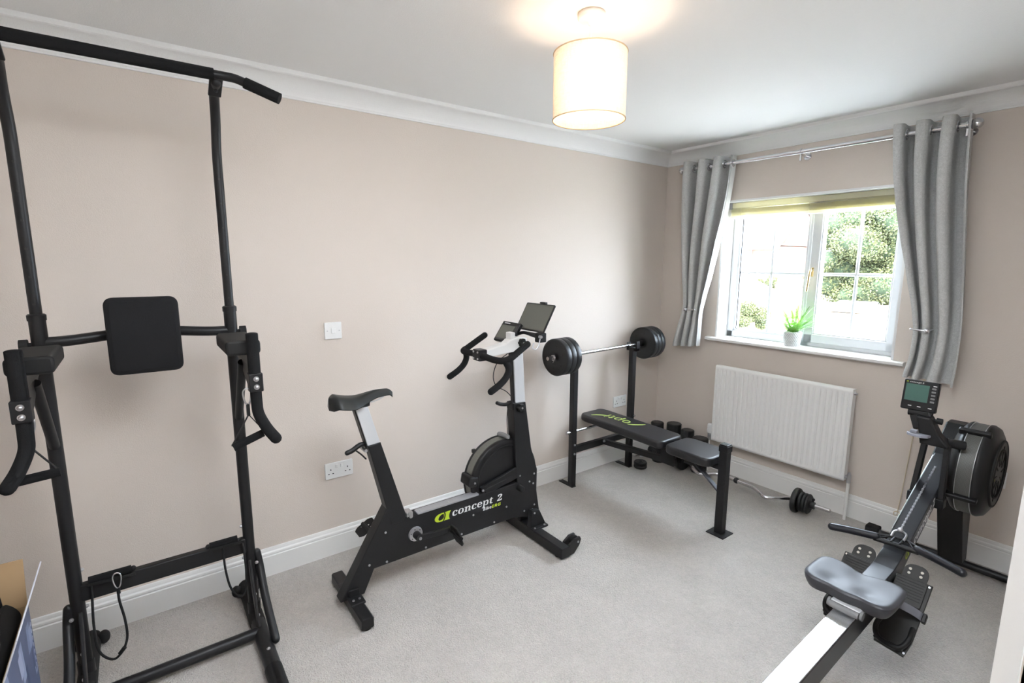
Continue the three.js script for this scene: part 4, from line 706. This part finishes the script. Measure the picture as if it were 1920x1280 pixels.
// ---------------------------------------------------------------- curl bar on the floor by the radiator
{
  const y = 0.079;
  const t = thing('curl_bar', 'chrome zigzag curl bar with black plates on the carpet under the radiator', 'curl bar', [0.85, 0, 0.24]);
  part('bar', [tube([[0.27, y, 0.212], [0.47, y, 0.235], [0.55, y, 0.285], [0.665, y, 0.362], [0.705, y, 0.325], [0.745, y, 0.262], [0.82, y, 0.248], [0.94, y, 0.255], [1.01, y, 0.262], [1.08, y, 0.305], [1.125, y, 0.338], [1.17, y, 0.310], [1.225, y, 0.232], [1.27, y, 0.215], [1.45, y, 0.200]], 0.0125, { seg: 140, rad: 16, tension: 0.35 })], M.chrome, t);
  const pl = (x, z, R, th, a) => plate(R, th, 0.013, 0.002).rotateZ(Math.PI / 2).rotateY(a).translate(x, y, z);
  part('weight_plate', pl(1.268, 0.215, 0.078, 0.030, 0.06), M.plateV, t);
  for (const k of [0, 1, 2]) part('weight_plate', pl(1.297 + k * 0.020, 0.212 - k * 0.001, 0.062, 0.019, 0.06), M.plateV, t);
  part('weight_plate', pl(0.445, 0.232, 0.078, 0.030, -0.15), M.plateV, t);
  for (const k of [0, 1, 2]) part('weight_plate', pl(0.414 - k * 0.024, 0.228 - k * 0.003, 0.070, 0.022, -0.15), M.plateV, t);
  part('collar', [cyl([1.350, y, 0.209], [1.372, y, 0.207], 0.022), cyl([1.360, y, 0.208], [1.360, y + 0.034, 0.204], 0.006), ball(1.360, y + 0.036, 0.203, 0.009)], M.black, t);
  part('collar', [cyl([0.335, y, 0.219], [0.315, y, 0.217], 0.022)], M.black, t);
  part('collar', [ball(0.885, y, 0.250, 0.020)], M.black, t);
}
// ---------------------------------------------------------------- dumbbells standing against the wall
{
  const hex = (r, h, y) => { const s = new THREE.Shape(); for (let i = 0; i < 12; i++) { const a = i / 12 * 6.28318 + 0.13, q = r * (i % 2 ? 0.99 : 1.0); i ? s.lineTo(q * Math.cos(a), q * Math.sin(a)) : s.moveTo(q * Math.cos(a), q * Math.sin(a)); } return exShape(s, h, 0.008).rotateX(-Math.PI / 2).translate(0, y, 0); };
  for (const [x, z, r, h, lab] of [[0.102, 0.105, 0.052, 0.266, 'slim black dumbbell standing upright in the room corner'], [0.262, 0.105, 0.058, 0.298, 'tall black dumbbell standing upright second from the room corner'], [0.388, 0.105, 0.050, 0.278, 'black dumbbell standing upright between two wider ones by the wall'], [0.536, 0.163, 0.059, 0.268, 'wide black dumbbell standing upright beside the radiator valve']]) {
    const t = thing('dumbbell', lab, 'dumbbell', [x, 0, z], 'dumbbells standing along the window wall');
    const hh = h * 0.30;
    part('head', hex(r, hh, 0).translate(x, 0, z), M.plateV, t); part('head', hex(r, hh, h - hh).translate(x, 0, z), M.plateV, t);
    part('handle', cyl([x, hh - 0.002, z], [x, h - hh + 0.002, z], 0.016), M.chrome, t);
  }
  // loose dumbbell bar with small discs behind the bench
  const d = thing('dumbbell_bar', 'chrome dumbbell bar with a small black disc lying behind the bench rack', 'dumbbell', [0.13, 0, 0.26]);
  part('bar', cyl([0.118, 0.046, 0.395], [0.142, 0.046, 0.175], 0.0125), M.chrome, d);
  part('collar', [cyl([0.124, 0.046, 0.335], [0.126, 0.046, 0.318], 0.024, 0.024, 8), cyl([0.131, 0.046, 0.275], [0.133, 0.046, 0.258], 0.022, 0.022, 8)], M.steel, d);
  part('weight_plate', plate(0.046, 0.022, 0.013, 0.002).rotateX(Math.PI / 2).rotateY(-0.11).translate(0.139, 0.046, 0.205), M.plateV, d);
  for (const [x, y, z, lab] of [[0.225, 0.012, 0.455, 'small black weight disc lying flat at the foot of the bench post, lower of two'], [0.222, 0.036, 0.452, 'small black weight disc lying flat at the foot of the bench post, upper of two'], [0.225, 0.012, 0.235, 'small black weight disc lying flat on the carpet near the dumbbells']]) single('weight_disc', plate(0.050, 0.024, 0.013, 0.003).translate(x, y, z), M.plateV, lab, 'weight disc', [x, y - 0.012, z], 'small weight discs on the carpet');
}
// ---------------------------------------------------------------- rowing machine
{
  const ax = 2.005, hw = 0.037;
  const t = thing('rowing_machine', 'black rowing machine with silver rail and grey flywheel cage', 'rowing machine', [ax, 0, 1.3]);
  // sliding rail
  const railY = (z) => 0.323 + (1.558 - z) * 0.060;
  const rail = part('rail', [profX([[1.13, railY(1.13) - 0.001], [2.60, railY(2.60) - 0.001], [2.60, railY(2.60) - 0.095], [1.13, railY(1.13) - 0.095]], ax - hw, ax + hw, 0.004)], std([0.03, 0.03, 0.034], 0.35, 0.5), t);
  part('rail_top', profX([[1.30, railY(1.30) + 0.003], [2.58, railY(2.58) + 0.003], [2.58, railY(2.58) - 0.003], [1.30, railY(1.30) - 0.003]], ax - hw + 0.002, ax + hw - 0.002, 0.001), std([0.80, 0.81, 0.83], 0.26, 0.9), rail, { label: 'bright silver rail top' });
  part('rear_leg', [beam([ax, 0.22, 2.45], [ax, 0.04, 2.55], 0.05, 0.05), bx(ax - 0.20, ax + 0.20, 0.0, 0.045, 2.525, 2.575, 0.008)], M.black, t);
  // front bed rising to the flywheel
  const bed = [[1.30, 0.362], [1.16, 0.372], [1.07, 0.402], [0.977, 0.451], [0.742, 0.566], [0.512, 0.671], [0.300, 0.775]];
  part('bed', [profX([...bed, [0.27, 0.72], [0.512, 0.600], [0.742, 0.490], [0.977, 0.372], [1.10, 0.300], [1.30, 0.270]], ax - hw, ax + hw, 0.003)], phys([0.016, 0.017, 0.021], 0.34, { specularIntensity: 1 }), t);
  part('bed_trim', tube([[ax - hw, 0.4535, 0.975], [ax - hw, 0.5685, 0.742], [ax - hw, 0.6735, 0.512]], 0.0018, { rad: 6 }), M.steel, t);
  const sideText = (g, z, y, a) => (Array.isArray(g) ? g : [g]).map((q) => q.rotateY(Math.PI / 2).rotateX(a).translate(ax + hw - 0.0004, y, z));
  part('lettering', sideText(word('concept 2', serifBold, 0.036, 0.0008, 0.26, 0.18), 0.95, 0.405, 0.46), M.print, t, { label: 'white lettering on the side of the bed' });
  part('emblem', sideText(emblem(0.034, 0.0008), 1.035, 0.365, 0.46), M.lime, t, { label: 'lime green emblem' });
  // chain and handle
  {
    const a = P(ax, 0.472, 1.012), b = P(ax, 0.655, 0.62), n = 44, g = [];
    for (let i = 0; i < n; i++) { const p = a.clone().lerp(b, (i + 0.5) / n); g.push(new THREE.BoxGeometry(i % 2 ? 0.0075 : 0.0045, 0.006, 0.0085).rotateX(0.435).translate(p.x, p.y, p.z)); }
    part('chain', g, M.steel, t, { label: 'steel drive chain' });
    part('chain_swivel', [ball(ax, 0.474, 1.008, 0.010), tube([[ax - 0.022, 0.447, 1.030], [ax - 0.020, 0.458, 1.000], [ax, 0.462, 0.990], [ax + 0.020, 0.458, 1.000], [ax + 0.022, 0.447, 1.030]], 0.0045)], M.steel, t);
  }
  {
    const hy = 0.437, g = [];
    const h = part('handle', [tube([[1.942, hy, 1.067], [1.90, hy + 0.001, 1.085], [1.850, hy + 0.002, 1.108], [1.800, hy + 0.003, 1.136]], 0.0155, { seg: 30, rad: 16 }), tube([[2.078, hy, 1.050], [2.12, hy, 1.062], [2.17, hy, 1.080], [2.226, hy, 1.104]], 0.0155, { seg: 30, rad: 16 })], phys([0.014, 0.015, 0.020], 0.36, { specularIntensity: 1 }), t, { label: 'black rower handle' });
    part('handle_yoke', [tube([[1.940, hy - 0.008, 1.072], [2.01, hy - 0.008, 1.062], [2.080, hy - 0.008, 1.056]], 0.010), tube([[1.940, hy + 0.006, 1.066], [1.975, hy + 0.006, 1.034], [2.012, hy + 0.006, 1.020], [2.045, hy + 0.006, 1.024], [2.080, hy + 0.006, 1.048]], 0.0055), tube([[1.955, hy, 1.066], [1.978, hy + 0.006, 1.036]], 0.004), tube([[2.064, hy, 1.056], [2.042, hy + 0.006, 1.026]], 0.004), tube([[1.993, hy, 1.064], [1.995, hy + 0.006, 1.026]], 0.005), tube([[2.022, hy, 1.061], [2.024, hy + 0.006, 1.022]], 0.005)], M.black, h);
  }
  // seat and carriage
  {
    const zc = 1.418, xc = 1.99, A = 0.146, B = 0.108, yb = railY(zc) + 0.024;
    const edge = (a) => { const c = Math.cos(a), s = Math.sin(a); const k = 1 / Math.pow(Math.pow(Math.abs(c), 4.6) + Math.pow(Math.abs(s), 4.6), 1 / 4.6); let z = B * s * k; const x = A * c * k; const w = Math.exp(-Math.pow(x / 0.055, 2)); if (s > 0) z *= 1 - 0.22 * w * 0 + 0.02; if (s < 0) z *= 1 - 0.20 * w; if (s > 0) z *= 1 - 0.09 * Math.exp(-Math.pow((Math.abs(x) - 0.055) / 0.03, 2)); if (s > 0) z *= 0.94 + 0.10 * Math.pow(Math.abs(x) / A, 2) - 0.10 * Math.exp(-Math.pow((Math.abs(x) - 0.035) / 0.03, 2)) * 0 ; return [x, z]; };
    const topH = (x, z, r) => { const dish = 0.0045 * Math.exp(-(Math.pow((Math.abs(x) - 0.058) / 0.034, 2) + Math.pow((z - 0.052) / 0.035, 2))) * 1.0 + 0.003 * Math.exp(-(x * x / 0.0012 + (z + 0.06) * (z + 0.06) / 0.002)); return 0.045 + 0.010 * Math.pow(Math.abs(x) / A, 2) - dish - 0.008 * Math.pow(r, 30); };
    const top = grid(96, 24, (u, v) => { const [ex, ez] = edge(u * 6.28318), r = 1 - v; return [xc + ex * r, yb + topH(ex * r, ez * r, r), zc + ez * r]; });
    const sideG = grid(96, 6, (u, v) => { const [ex, ez] = edge(u * 6.28318), h0 = topH(ex, ez, 1), sc = 1 - 0.10 * Math.pow(1 - v, 1.5) + 0.012 * Math.sin(v * Math.PI); return [xc + ex * sc, yb + h0 * v, zc + ez * sc]; });
    const under = grid(96, 2, (u, v) => { const [ex, ez] = edge(u * 6.28318), r = 0.90 * v; return [xc + ex * r, yb, zc + ez * r]; });
    for (const g of [top, sideG, under]) { const ix = g.index.array; for (let i = 0; i < ix.length; i += 3) { const q = ix[i + 1]; ix[i + 1] = ix[i + 2]; ix[i + 2] = q; } g.computeVertexNormals(); }
    part('seat', [top, sideG, under], phys([0.045, 0.045, 0.052], 0.42, { specularIntensity: 0.75 }), t, { label: 'contoured dark grey rowing seat' });
    part('seat_carriage', [bx(ax - 0.048, ax + 0.048, yb - 0.022, yb + 0.002, zc - 0.07, zc + 0.110, 0.004)], M.paintSilver, t);
    part('carriage_roller', [cyl([ax - 0.046, yb - 0.010, zc + 0.118], [ax + 0.046, yb - 0.010, zc + 0.118], 0.012), cyl([ax - 0.056, yb - 0.012, zc + 0.105], [ax - 0.048, yb - 0.012, zc + 0.105], 0.016), cyl([ax + 0.048, yb - 0.012, zc + 0.105], [ax + 0.056, yb - 0.012, zc + 0.105], 0.016)], M.grey, t);
    part('rail_shroud', [bx(ax - 0.034, ax + 0.034, railY(1.20) + 0.004, railY(1.20) + 0.010, 1.16, 1.30, 0.002)], M.silver, t);
  }
  // foot rests
  for (const s of [-1, 1]) {
    const cx = ax + s * 0.088, up = P(0, 0.2, -0.215).normalize(), nrm = P(0, 0.215, 0.2).normalize();
    const mt = new THREE.Matrix4().makeBasis(P(1, 0, 0), up, nrm).setPosition(cx, 0.250, 1.216);
    const put = (g) => g.applyMatrix4(mt);
    const sole = new THREE.Shape(); [[-0.060, 0.135], [-0.058, -0.10], [-0.045, -0.150], [0.050, -0.158], [0.060, -0.10], [0.062, 0.135]].forEach((q, i) => (i ? sole.lineTo(...q) : sole.moveTo(...q))); sole.closePath();
    const f = part('foot_rest', [put(exShape(sole, 0.012, 0.002)), put(new RoundedBoxGeometry(0.10, 0.10, 0.008, 1, 0.003).translate(0, 0.078, 0.014))], phys([0.022, 0.022, 0.021], 0.5, { specularIntensity: 0.7 }), t);
    part('grip_ridge', Array.from({ length: 7 }, (_, i) => put(new THREE.BoxGeometry(0.088, 0.003, 0.003).translate(0, 0.052 + i * 0.011, 0.019))), M.black, f);
    const tab = new THREE.Shape(); tab.moveTo(-0.038, 0); tab.lineTo(-0.038, 0.032); tab.quadraticCurveTo(-0.036, 0.062, -0.005, 0.066); tab.lineTo(0.015, 0.066); tab.quadraticCurveTo(0.040, 0.062, 0.042, 0.032); tab.lineTo(0.042, 0); tab.closePath();
    const holes = [[-0.018, 0.022], [-0.018, 0.040], [0.020, 0.022], [0.020, 0.040]];
    part('heel_tab', put(exShape(tab, 0.006, 0.001).translate(0, 0.128, 0.002)), phys([0.022, 0.022, 0.021], 0.5, { specularIntensity: 0.7 }), f);
    part('tab_studs', holes.map(([x, y]) => put(new THREE.CylinderGeometry(0.0052, 0.0052, 0.002, 12).rotateX(Math.PI / 2).translate(x, 0.130 + y, 0.009))), std([0.55, 0.52, 0.46], 0.5), f);
    part('sole_screws', [[-0.052, 0.125], [0.054, 0.125], [-0.045, -0.138], [0.048, -0.145]].map(([x, y]) => put(new THREE.CylinderGeometry(0.004, 0.004, 0.002, 10).rotateX(Math.PI / 2).translate(x, y, 0.0125))), M.steel, f);
    const cup = tube([[-0.048, -0.05, 0.012], [-0.050, -0.10, 0.030], [-0.035, -0.135, 0.034], [0, -0.146, 0.036], [0.035, -0.140, 0.034], [0.052, -0.10, 0.030], [0.050, -0.05, 0.012]], 0.009).map(put);
    part('heel_cup', [cup, put(new RoundedBoxGeometry(0.09, 0.012, 0.034, 1, 0.004).translate(0, -0.140, 0.022))], M.black, f);
    part('foot_strap', put(grid(16, 2, (u, v) => { const a = Math.PI * u; return [0.066 * Math.cos(a), -0.012 + 0.030 * v, 0.012 + 0.048 * Math.sin(a)]; })), std([0.14, 0.145, 0.17], 0.7, 0, { side: THREE.DoubleSide }), f, { label: 'grey webbing foot strap' });
    part('strap_buckle', [put(new RoundedBoxGeometry(0.014, 0.036, 0.022, 1, 0.004).translate(s * 0.070, 0.004, 0.014))], M.black, f);
    part('foot_bracket', [put(new RoundedBoxGeometry(0.05, 0.12, 0.018, 1, 0.003).translate(-s * 0.044, 0.02, -0.008))], M.black, t);
  }
  part('foot_crossbar', [bx(ax - 0.10, ax + 0.10, 0.245, 0.285, 1.14, 1.20, 0.004)], M.black, t);
  // front legs
  part('front_leg', [profX([[0.46, 0.60], [0.255, 0.60], [0.125, 0.05], [0.205, 0.05]], 1.975, 2.075, 0.004)], M.black, t);
  part('floor_foot', [tube([[1.685, 0.040, 0.165], [2.295, 0.040, 0.165]], 0.019, { straight: true, seg: 2, rad: 14 })], M.black, t);
  for (const x of [1.672, 2.305]) part('foot_cap', [profX(rrect(0.066, 0.072, 0.016, -0.165, 0.036), x - 0.032, x + 0.032, 0.006)], M.rubber, t);
  // flywheel cage
  {
    const cy = 0.625, cz = 0.400, R = 0.213, mk = (p) => lathe(p, 72).rotateZ(-Math.PI / 2).translate(0, cy, cz);
    part('flywheel_cover', mk([[0, 2.022], [0.12, 2.022], [0.165, 2.030], [R - 0.010, 2.052], [R, 2.066], [R, 2.074], [R - 0.006, 2.076]]), M.black, t);
    part('flywheel_cover', mk([[R - 0.006, 2.128], [R, 2.130], [R, 2.140], [R - 0.012, 2.160], [0.176, 2.172], [0.168, 2.170], [0.150, 2.182], [0.135, 2.185], [0.125, 2.180], [0, 2.182]]), M.black, t);
    part('mesh_guard', mk([[R - 0.003, 2.074], [R - 0.003, 2.130]]), std([0.26, 0.26, 0.26], 0.5, 0.3, { map: meshColor }), t, { label: 'grey perforated flywheel guard' });
    for (const x of [2.0755, 2.1285]) part('guard_edge', torus(x, cy, cz, R - 0.001, 0.0016, [0, Math.PI / 2, 0], 72), M.steel, t);
    const rib = (a, w) => { const y = cy + R * Math.sin(a), z = cz + R * Math.cos(a); return new RoundedBoxGeometry(0.112, 0.030, 0.022, 2, 0.006).rotateX(-a + Math.PI / 2).translate(2.100, y, z); };
    part('cage_bracket', [rib(1.10), rib(-0.42), rib(2.6)], M.black, t);
    part('vent_ring', [torus(2.180, cy, cz, 0.150, 0.006, [0, Math.PI / 2, 0], 64), torus(2.182, cy, cz, 0.110, 0.005, [0, Math.PI / 2, 0], 64), ...Array.from({ length: 10 }, (_, i) => beam([2.182, cy + 0.04 * Math.sin(i * 0.628), cz + 0.04 * Math.cos(i * 0.628)], [2.180, cy + 0.148 * Math.sin(i * 0.628), cz + 0.148 * Math.cos(i * 0.628)], 0.005, 0.004, [1, 0, 0], 0.001))], M.blackMatte, t);
    part('hub_mark', [cyl([2.182, cy - 0.005, cz + 0.095], [2.1845, cy - 0.005, cz + 0.095], 0.008, 0.008, 12)], M.lime, t);
    part('drive_housing', [profX([[0.52, 0.66], [0.33, 0.80], [0.26, 0.80], [0.26, 0.56], [0.50, 0.50]], 1.960, 2.035, 0.006)], M.black, t);
  }
  // monitor post, cradle, display
  {
    for (const x of [ax - 0.052, ax + 0.052]) part('monitor_leg', [beam([x, 0.515, 0.700], [x - (x > ax ? 0.012 : -0.012), 0.770, 0.655], 0.020, 0.034, [0, 0, 1])], M.black, t);
    part('leg_mount', [bx(ax - 0.066, ax + 0.066, 0.500, 0.545, 0.672, 0.722, 0.004)], M.black, t);
    part('monitor_neck', [profZ([[1.950, 0.762], [1.944, 0.800], [1.926, 0.886], [1.978, 0.886], [2.012, 0.820], [2.052, 0.775], [2.052, 0.762]], 0.622, 0.682, 0.008), cyl([ax + 0.03, 0.78, 0.63], [ax + 0.085, 0.775, 0.60], 0.020)], M.black, t);
    part('handle_cradle', [profY([[1.905, 0.700], [1.910, 0.715], [1.935, 0.728], [1.965, 0.728], [1.985, 0.715], [1.990, 0.690], [1.93, 0.685]], 0.800, 0.812, 0.003), bx(1.918, 0.0 + 1.944, 0.812, 0.826, 0.690, 0.712, 0.003)], std([0.30, 0.31, 0.36], 0.3), t);
    const mt = new THREE.Matrix4().makeRotationX(-0.16).setPosition(1.918, 0.966, 0.620);
    const mon = part('monitor', [new RoundedBoxGeometry(0.130, 0.138, 0.030, 2, 0.006).applyMatrix4(mt)], M.black, t, { label: 'black rower monitor with dark green screen' });
    part('monitor_screen', new THREE.BoxGeometry(0.086, 0.078, 0.002).translate(-0.012, 0.012, 0.0152).applyMatrix4(mt), M.screen, mon, { label: 'dark green display' });
    part('monitor_buttons', [...Array.from({ length: 5 }, (_, i) => new RoundedBoxGeometry(0.015, 0.008, 0.003, 1, 0.001).translate(0.048, 0.040 - i * 0.015, 0.0155).applyMatrix4(mt))], M.grey, mon);
    part('button_print', [[-0.030, -0.050], [0.004, -0.050], [0.044, -0.050], [0.050, 0.052]].map(([x, y]) => new THREE.BoxGeometry(0.013, 0.0035, 0.001).translate(x, y, 0.0155).applyMatrix4(mt)), M.print, mon);
    part('lettering', word('concept 2', serifBold, 0.006, 0.0006, 0.052, 0.15).translate(-0.044, 0.0565, 0.0150).applyMatrix4(mt), M.print, mon);
    part('emblem', emblem(0.006, 0.0006).map((g) => g.translate(-0.056, 0.0565, 0.0150).applyMatrix4(mt)), M.lime, mon);
    part('monitor_hinge', [cyl([1.885, 0.888, 0.632], [1.972, 0.888, 0.632], 0.016), beam([1.93, 0.885, 0.630], [1.955, 0.830, 0.650], 0.075, 0.040, [0, 0, 1])], M.black, t);
    part('hinge_knob', [cyl([1.972, 0.872, 0.640], [2.000, 0.870, 0.640], 0.006), cyl([1.992, 0.870, 0.640], [2.012, 0.870, 0.640], 0.014, 0.014, 10)], M.black, t);
  }
}
// ---------------------------------------------------------------- outside the window
{
  const GY = -2.6;
  struct('ground_outside', bx(-60, 30, GY - 0.2, GY, -80, -0.9, 0), std([0.55, 0.54, 0.51], 0.95), 'pale paved ground outside', { category: 'ground' });
  // neighbouring brick house
  const brick = std([0.15, 0.080, 0.060], 0.9), tile = std([0.085, 0.062, 0.055], 0.9), white = std([0.75, 0.75, 0.75], 0.6), dark = std([0.10, 0.11, 0.12], 0.2);
  const h = thing('brick_house', 'pale brick house with tiled roof seen through the window', 'house', [-19, GY, -36]);
  part('wall', bx(-25.5, -15.2, GY, 2.75, -40, -33, 0), brick, h);
  { const z0 = -32.6, z1 = -40.4, y0 = 2.62, y1 = 5.6; const rows = 16; const zr = -36.5;
    for (let i = 0; i < rows; i++) { const f0 = i / rows, f1 = (i + 1.15) / rows; part('roof_course', beam([-20.35, y0 + (y1 - y0) * f0, z0 + (zr - z0) * f0], [-20.35, y0 + (y1 - y0) * Math.min(1, f1), z0 + (zr - z0) * Math.min(1, f1)], 10.8, 0.06, [0, 1, 0], 0.01).translate(0, 0.03 * (1), 0), tile, h); }
    part('roof_back', beam([-20.35, y0, z1], [-20.35, y1, zr], 10.8, 0.08, [0, 1, 0], 0.01), tile, h);
    part('gable', profX([[-33, 2.7], [-36.5, 5.5], [-40, 2.7]], -15.4, -15.2), brick, h);
    part('fascia', bx(-25.7, -15.0, 2.50, 2.70, -32.62, -32.5, 0), white, h); }
  for (const x of [-23.4, -20.8, -18.2, -16.1]) { const w = part('window', bx(x - 0.55, x + 0.55, 0.4, 1.75, -33.0, -32.92, 0), white, h); for (const q of [-0.26, 0.26]) part('pane', bx(x + q - 0.21, x + q + 0.21, 0.5, 1.65, -32.93, -32.90, 0), dark, w); }
  part('downpipe', cyl([-17.1, GY, -32.9], [-17.1, 2.6, -32.9], 0.05), white, h);
  // garage with hipped roof
  const g = thing('garage', 'low garage with pale sloping roof in front of the brick house', 'garage', [-13.2, GY, -24]);
  part('wall', bx(-16.4, -10.9, GY, -0.55, -26, -22, 0), brick, g);
  part('roof', [profX([[-21.6, -0.6], [-24, 0.85], [-26.4, -0.6]], -16.8, -12.4)], std([0.16, 0.12, 0.10], 0.9), g);
  { const q = new THREE.BufferGeometry(); const A = [-12.4, -0.6, -21.6], B = [-12.4, -0.6, -26.4], C = [-12.4, 0.85, -24], D = [-10.6, -0.6, -21.6], E = [-10.6, -0.6, -26.4]; q.setAttribute('position', new THREE.Float32BufferAttribute([...A, ...D, ...C, ...D, ...E, ...C, ...E, ...B, ...C, ...A, ...B, ...E, ...A, ...E, ...D], 3)); q.computeVertexNormals(); part('roof_hip', q, std([0.16, 0.12, 0.10], 0.9), g); }
  // fence panels and a shed
  const fenceM = std([0.30, 0.22, 0.14], 0.9);
  const f = thing('garden_fence', 'brown timber garden fence below the tree', 'fence', [-9, GY, -31]);
  for (let i = 0; i < 40; i++) part('board', bx(-12.6 + i * 0.28, -12.34 + i * 0.28, GY, GY + 1.75 + (i % 2) * 0.02, -31.03, -31.0, 0), fenceM, f);
  const sh = thing('garden_shed', 'low shed with grey felt roof by the fence', 'shed', [-8.6, GY, -28.5]);
  part('wall', bx(-9.6, -8.0, GY, -1.15, -29.5, -27.6, 0), fenceM, sh);
  part('roof', beam([-8.8, -1.05, -27.4], [-8.8, -0.62, -29.7], 1.9, 0.06), std([0.16, 0.17, 0.19], 0.9), sh);
  // foliage
  const leaf = new THREE.BufferGeometry();
  {
    const pos = [];                                               // a tuft of small bent leaves
    for (let k = 0; k < 9; k++) {
      const m = new THREE.Matrix4().compose(P(rr(-0.5, 0.5), rr(-0.5, 0.5), rr(-0.5, 0.5)), new THREE.Quaternion().setFromEuler(new THREE.Euler(rr(0, 6.28), rr(0, 6.28), rr(0, 6.28))), P(1, 1, 1).multiplyScalar(rr(0.30, 0.46)));
      for (const q of [[0, 0, 0], [0.45, 0.4, 0.12], [0, 1, 0], [0, 0, 0], [0, 1, 0], [-0.45, 0.4, 0.12]]) pos.push(...P(...q).applyMatrix4(m).toArray());
    }
    leaf.setAttribute('position', new THREE.Float32BufferAttribute(pos, 3)); leaf.computeVertexNormals();
  }
  function foliage(blobs, count, size, mat, parent, o) {
    const m = new THREE.InstancedMesh(leaf, mat, count), d = new THREE.Object3D(), c = new THREE.Color();
    const tot = blobs.reduce((a, b) => a + b[3] * b[3], 0);
    for (let i = 0; i < count; i++) {
      let r = rnd() * tot, k = 0; while (k < blobs.length - 1 && (r -= blobs[k][3] * blobs[k][3]) > 0) k++;
      const b = blobs[k], v = P(rr(-1, 1), rr(-1, 1), rr(-1, 1)).normalize().multiplyScalar(b[3] * (0.70 + 0.34 * rnd()));
      d.position.set(b[0] + v.x - o[0], b[1] + v.y * 0.85 - o[1], b[2] + v.z - o[2]); d.rotation.set(rr(0, 6.28), rr(0, 6.28), rr(0, 6.28)); d.scale.setScalar(size * rr(0.6, 1.3)); d.updateMatrix(); m.setMatrixAt(i, d.matrix);
      const w = rnd(); c.setRGB(0.75 + 0.6 * w, 0.85 + 0.35 * w, 0.8 + 0.2 * w); m.setColorAt(i, c);
    }
    m.name = 'foliage'; m.userData.kind = 'stuff'; m.castShadow = m.receiveShadow = true; parent.add(m); return m;
  }
  const leafM = phys([0.050, 0.062, 0.018], 0.75, { transmission: 0.2, thickness: 0, side: THREE.DoubleSide });
  const shadedCore = std([0.020, 0.034, 0.014], 0.95);  // darker than the leaves: shade inside the crown put into the colour
  const bark = std([0.10, 0.07, 0.05], 0.95);
  function tree(name, label, x, z, y0, y1, rad, n, count, size) {
    const t = thing(name, label, name === 'bush' ? 'bush' : 'tree', [x, GY, z]);
    const blobs = []; const cy = (y0 + y1) / 2, hh = (y1 - y0) / 2;
    for (let i = 0; i < n; i++) { const v = P(rr(-1, 1), rr(-1, 1), rr(-1, 1)).normalize().multiplyScalar(rr(0.30, 0.90)); blobs.push([x + v.x * rad, cy + v.y * hh, z + v.z * rad, rad * rr(0.15, 0.30)]); }
    part('trunk', [cyl([x, GY, z], [x, cy, z], rad * 0.09, rad * 0.05, 10)], bark, t);
    part('shaded_inner_crown', blobs.map((b) => new THREE.IcosahedronGeometry(b[3] * 0.74, 2).scale(1, 0.85, 1).translate(b[0], b[1], b[2])), shadedCore, t);
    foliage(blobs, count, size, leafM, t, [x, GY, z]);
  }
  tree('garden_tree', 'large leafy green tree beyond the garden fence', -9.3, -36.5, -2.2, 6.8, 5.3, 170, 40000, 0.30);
  tree('garden_tree', 'smaller green tree standing behind the garage roof', -14.6, -30.5, -1.4, 0.75, 0.9, 12, 1600, 0.22);
  tree('bush', 'round green bush in front of the garage', -7.35, -15.4, -2.3, 0.0, 0.85, 16, 5000, 0.15);
}
renderer.render(scene, camera);
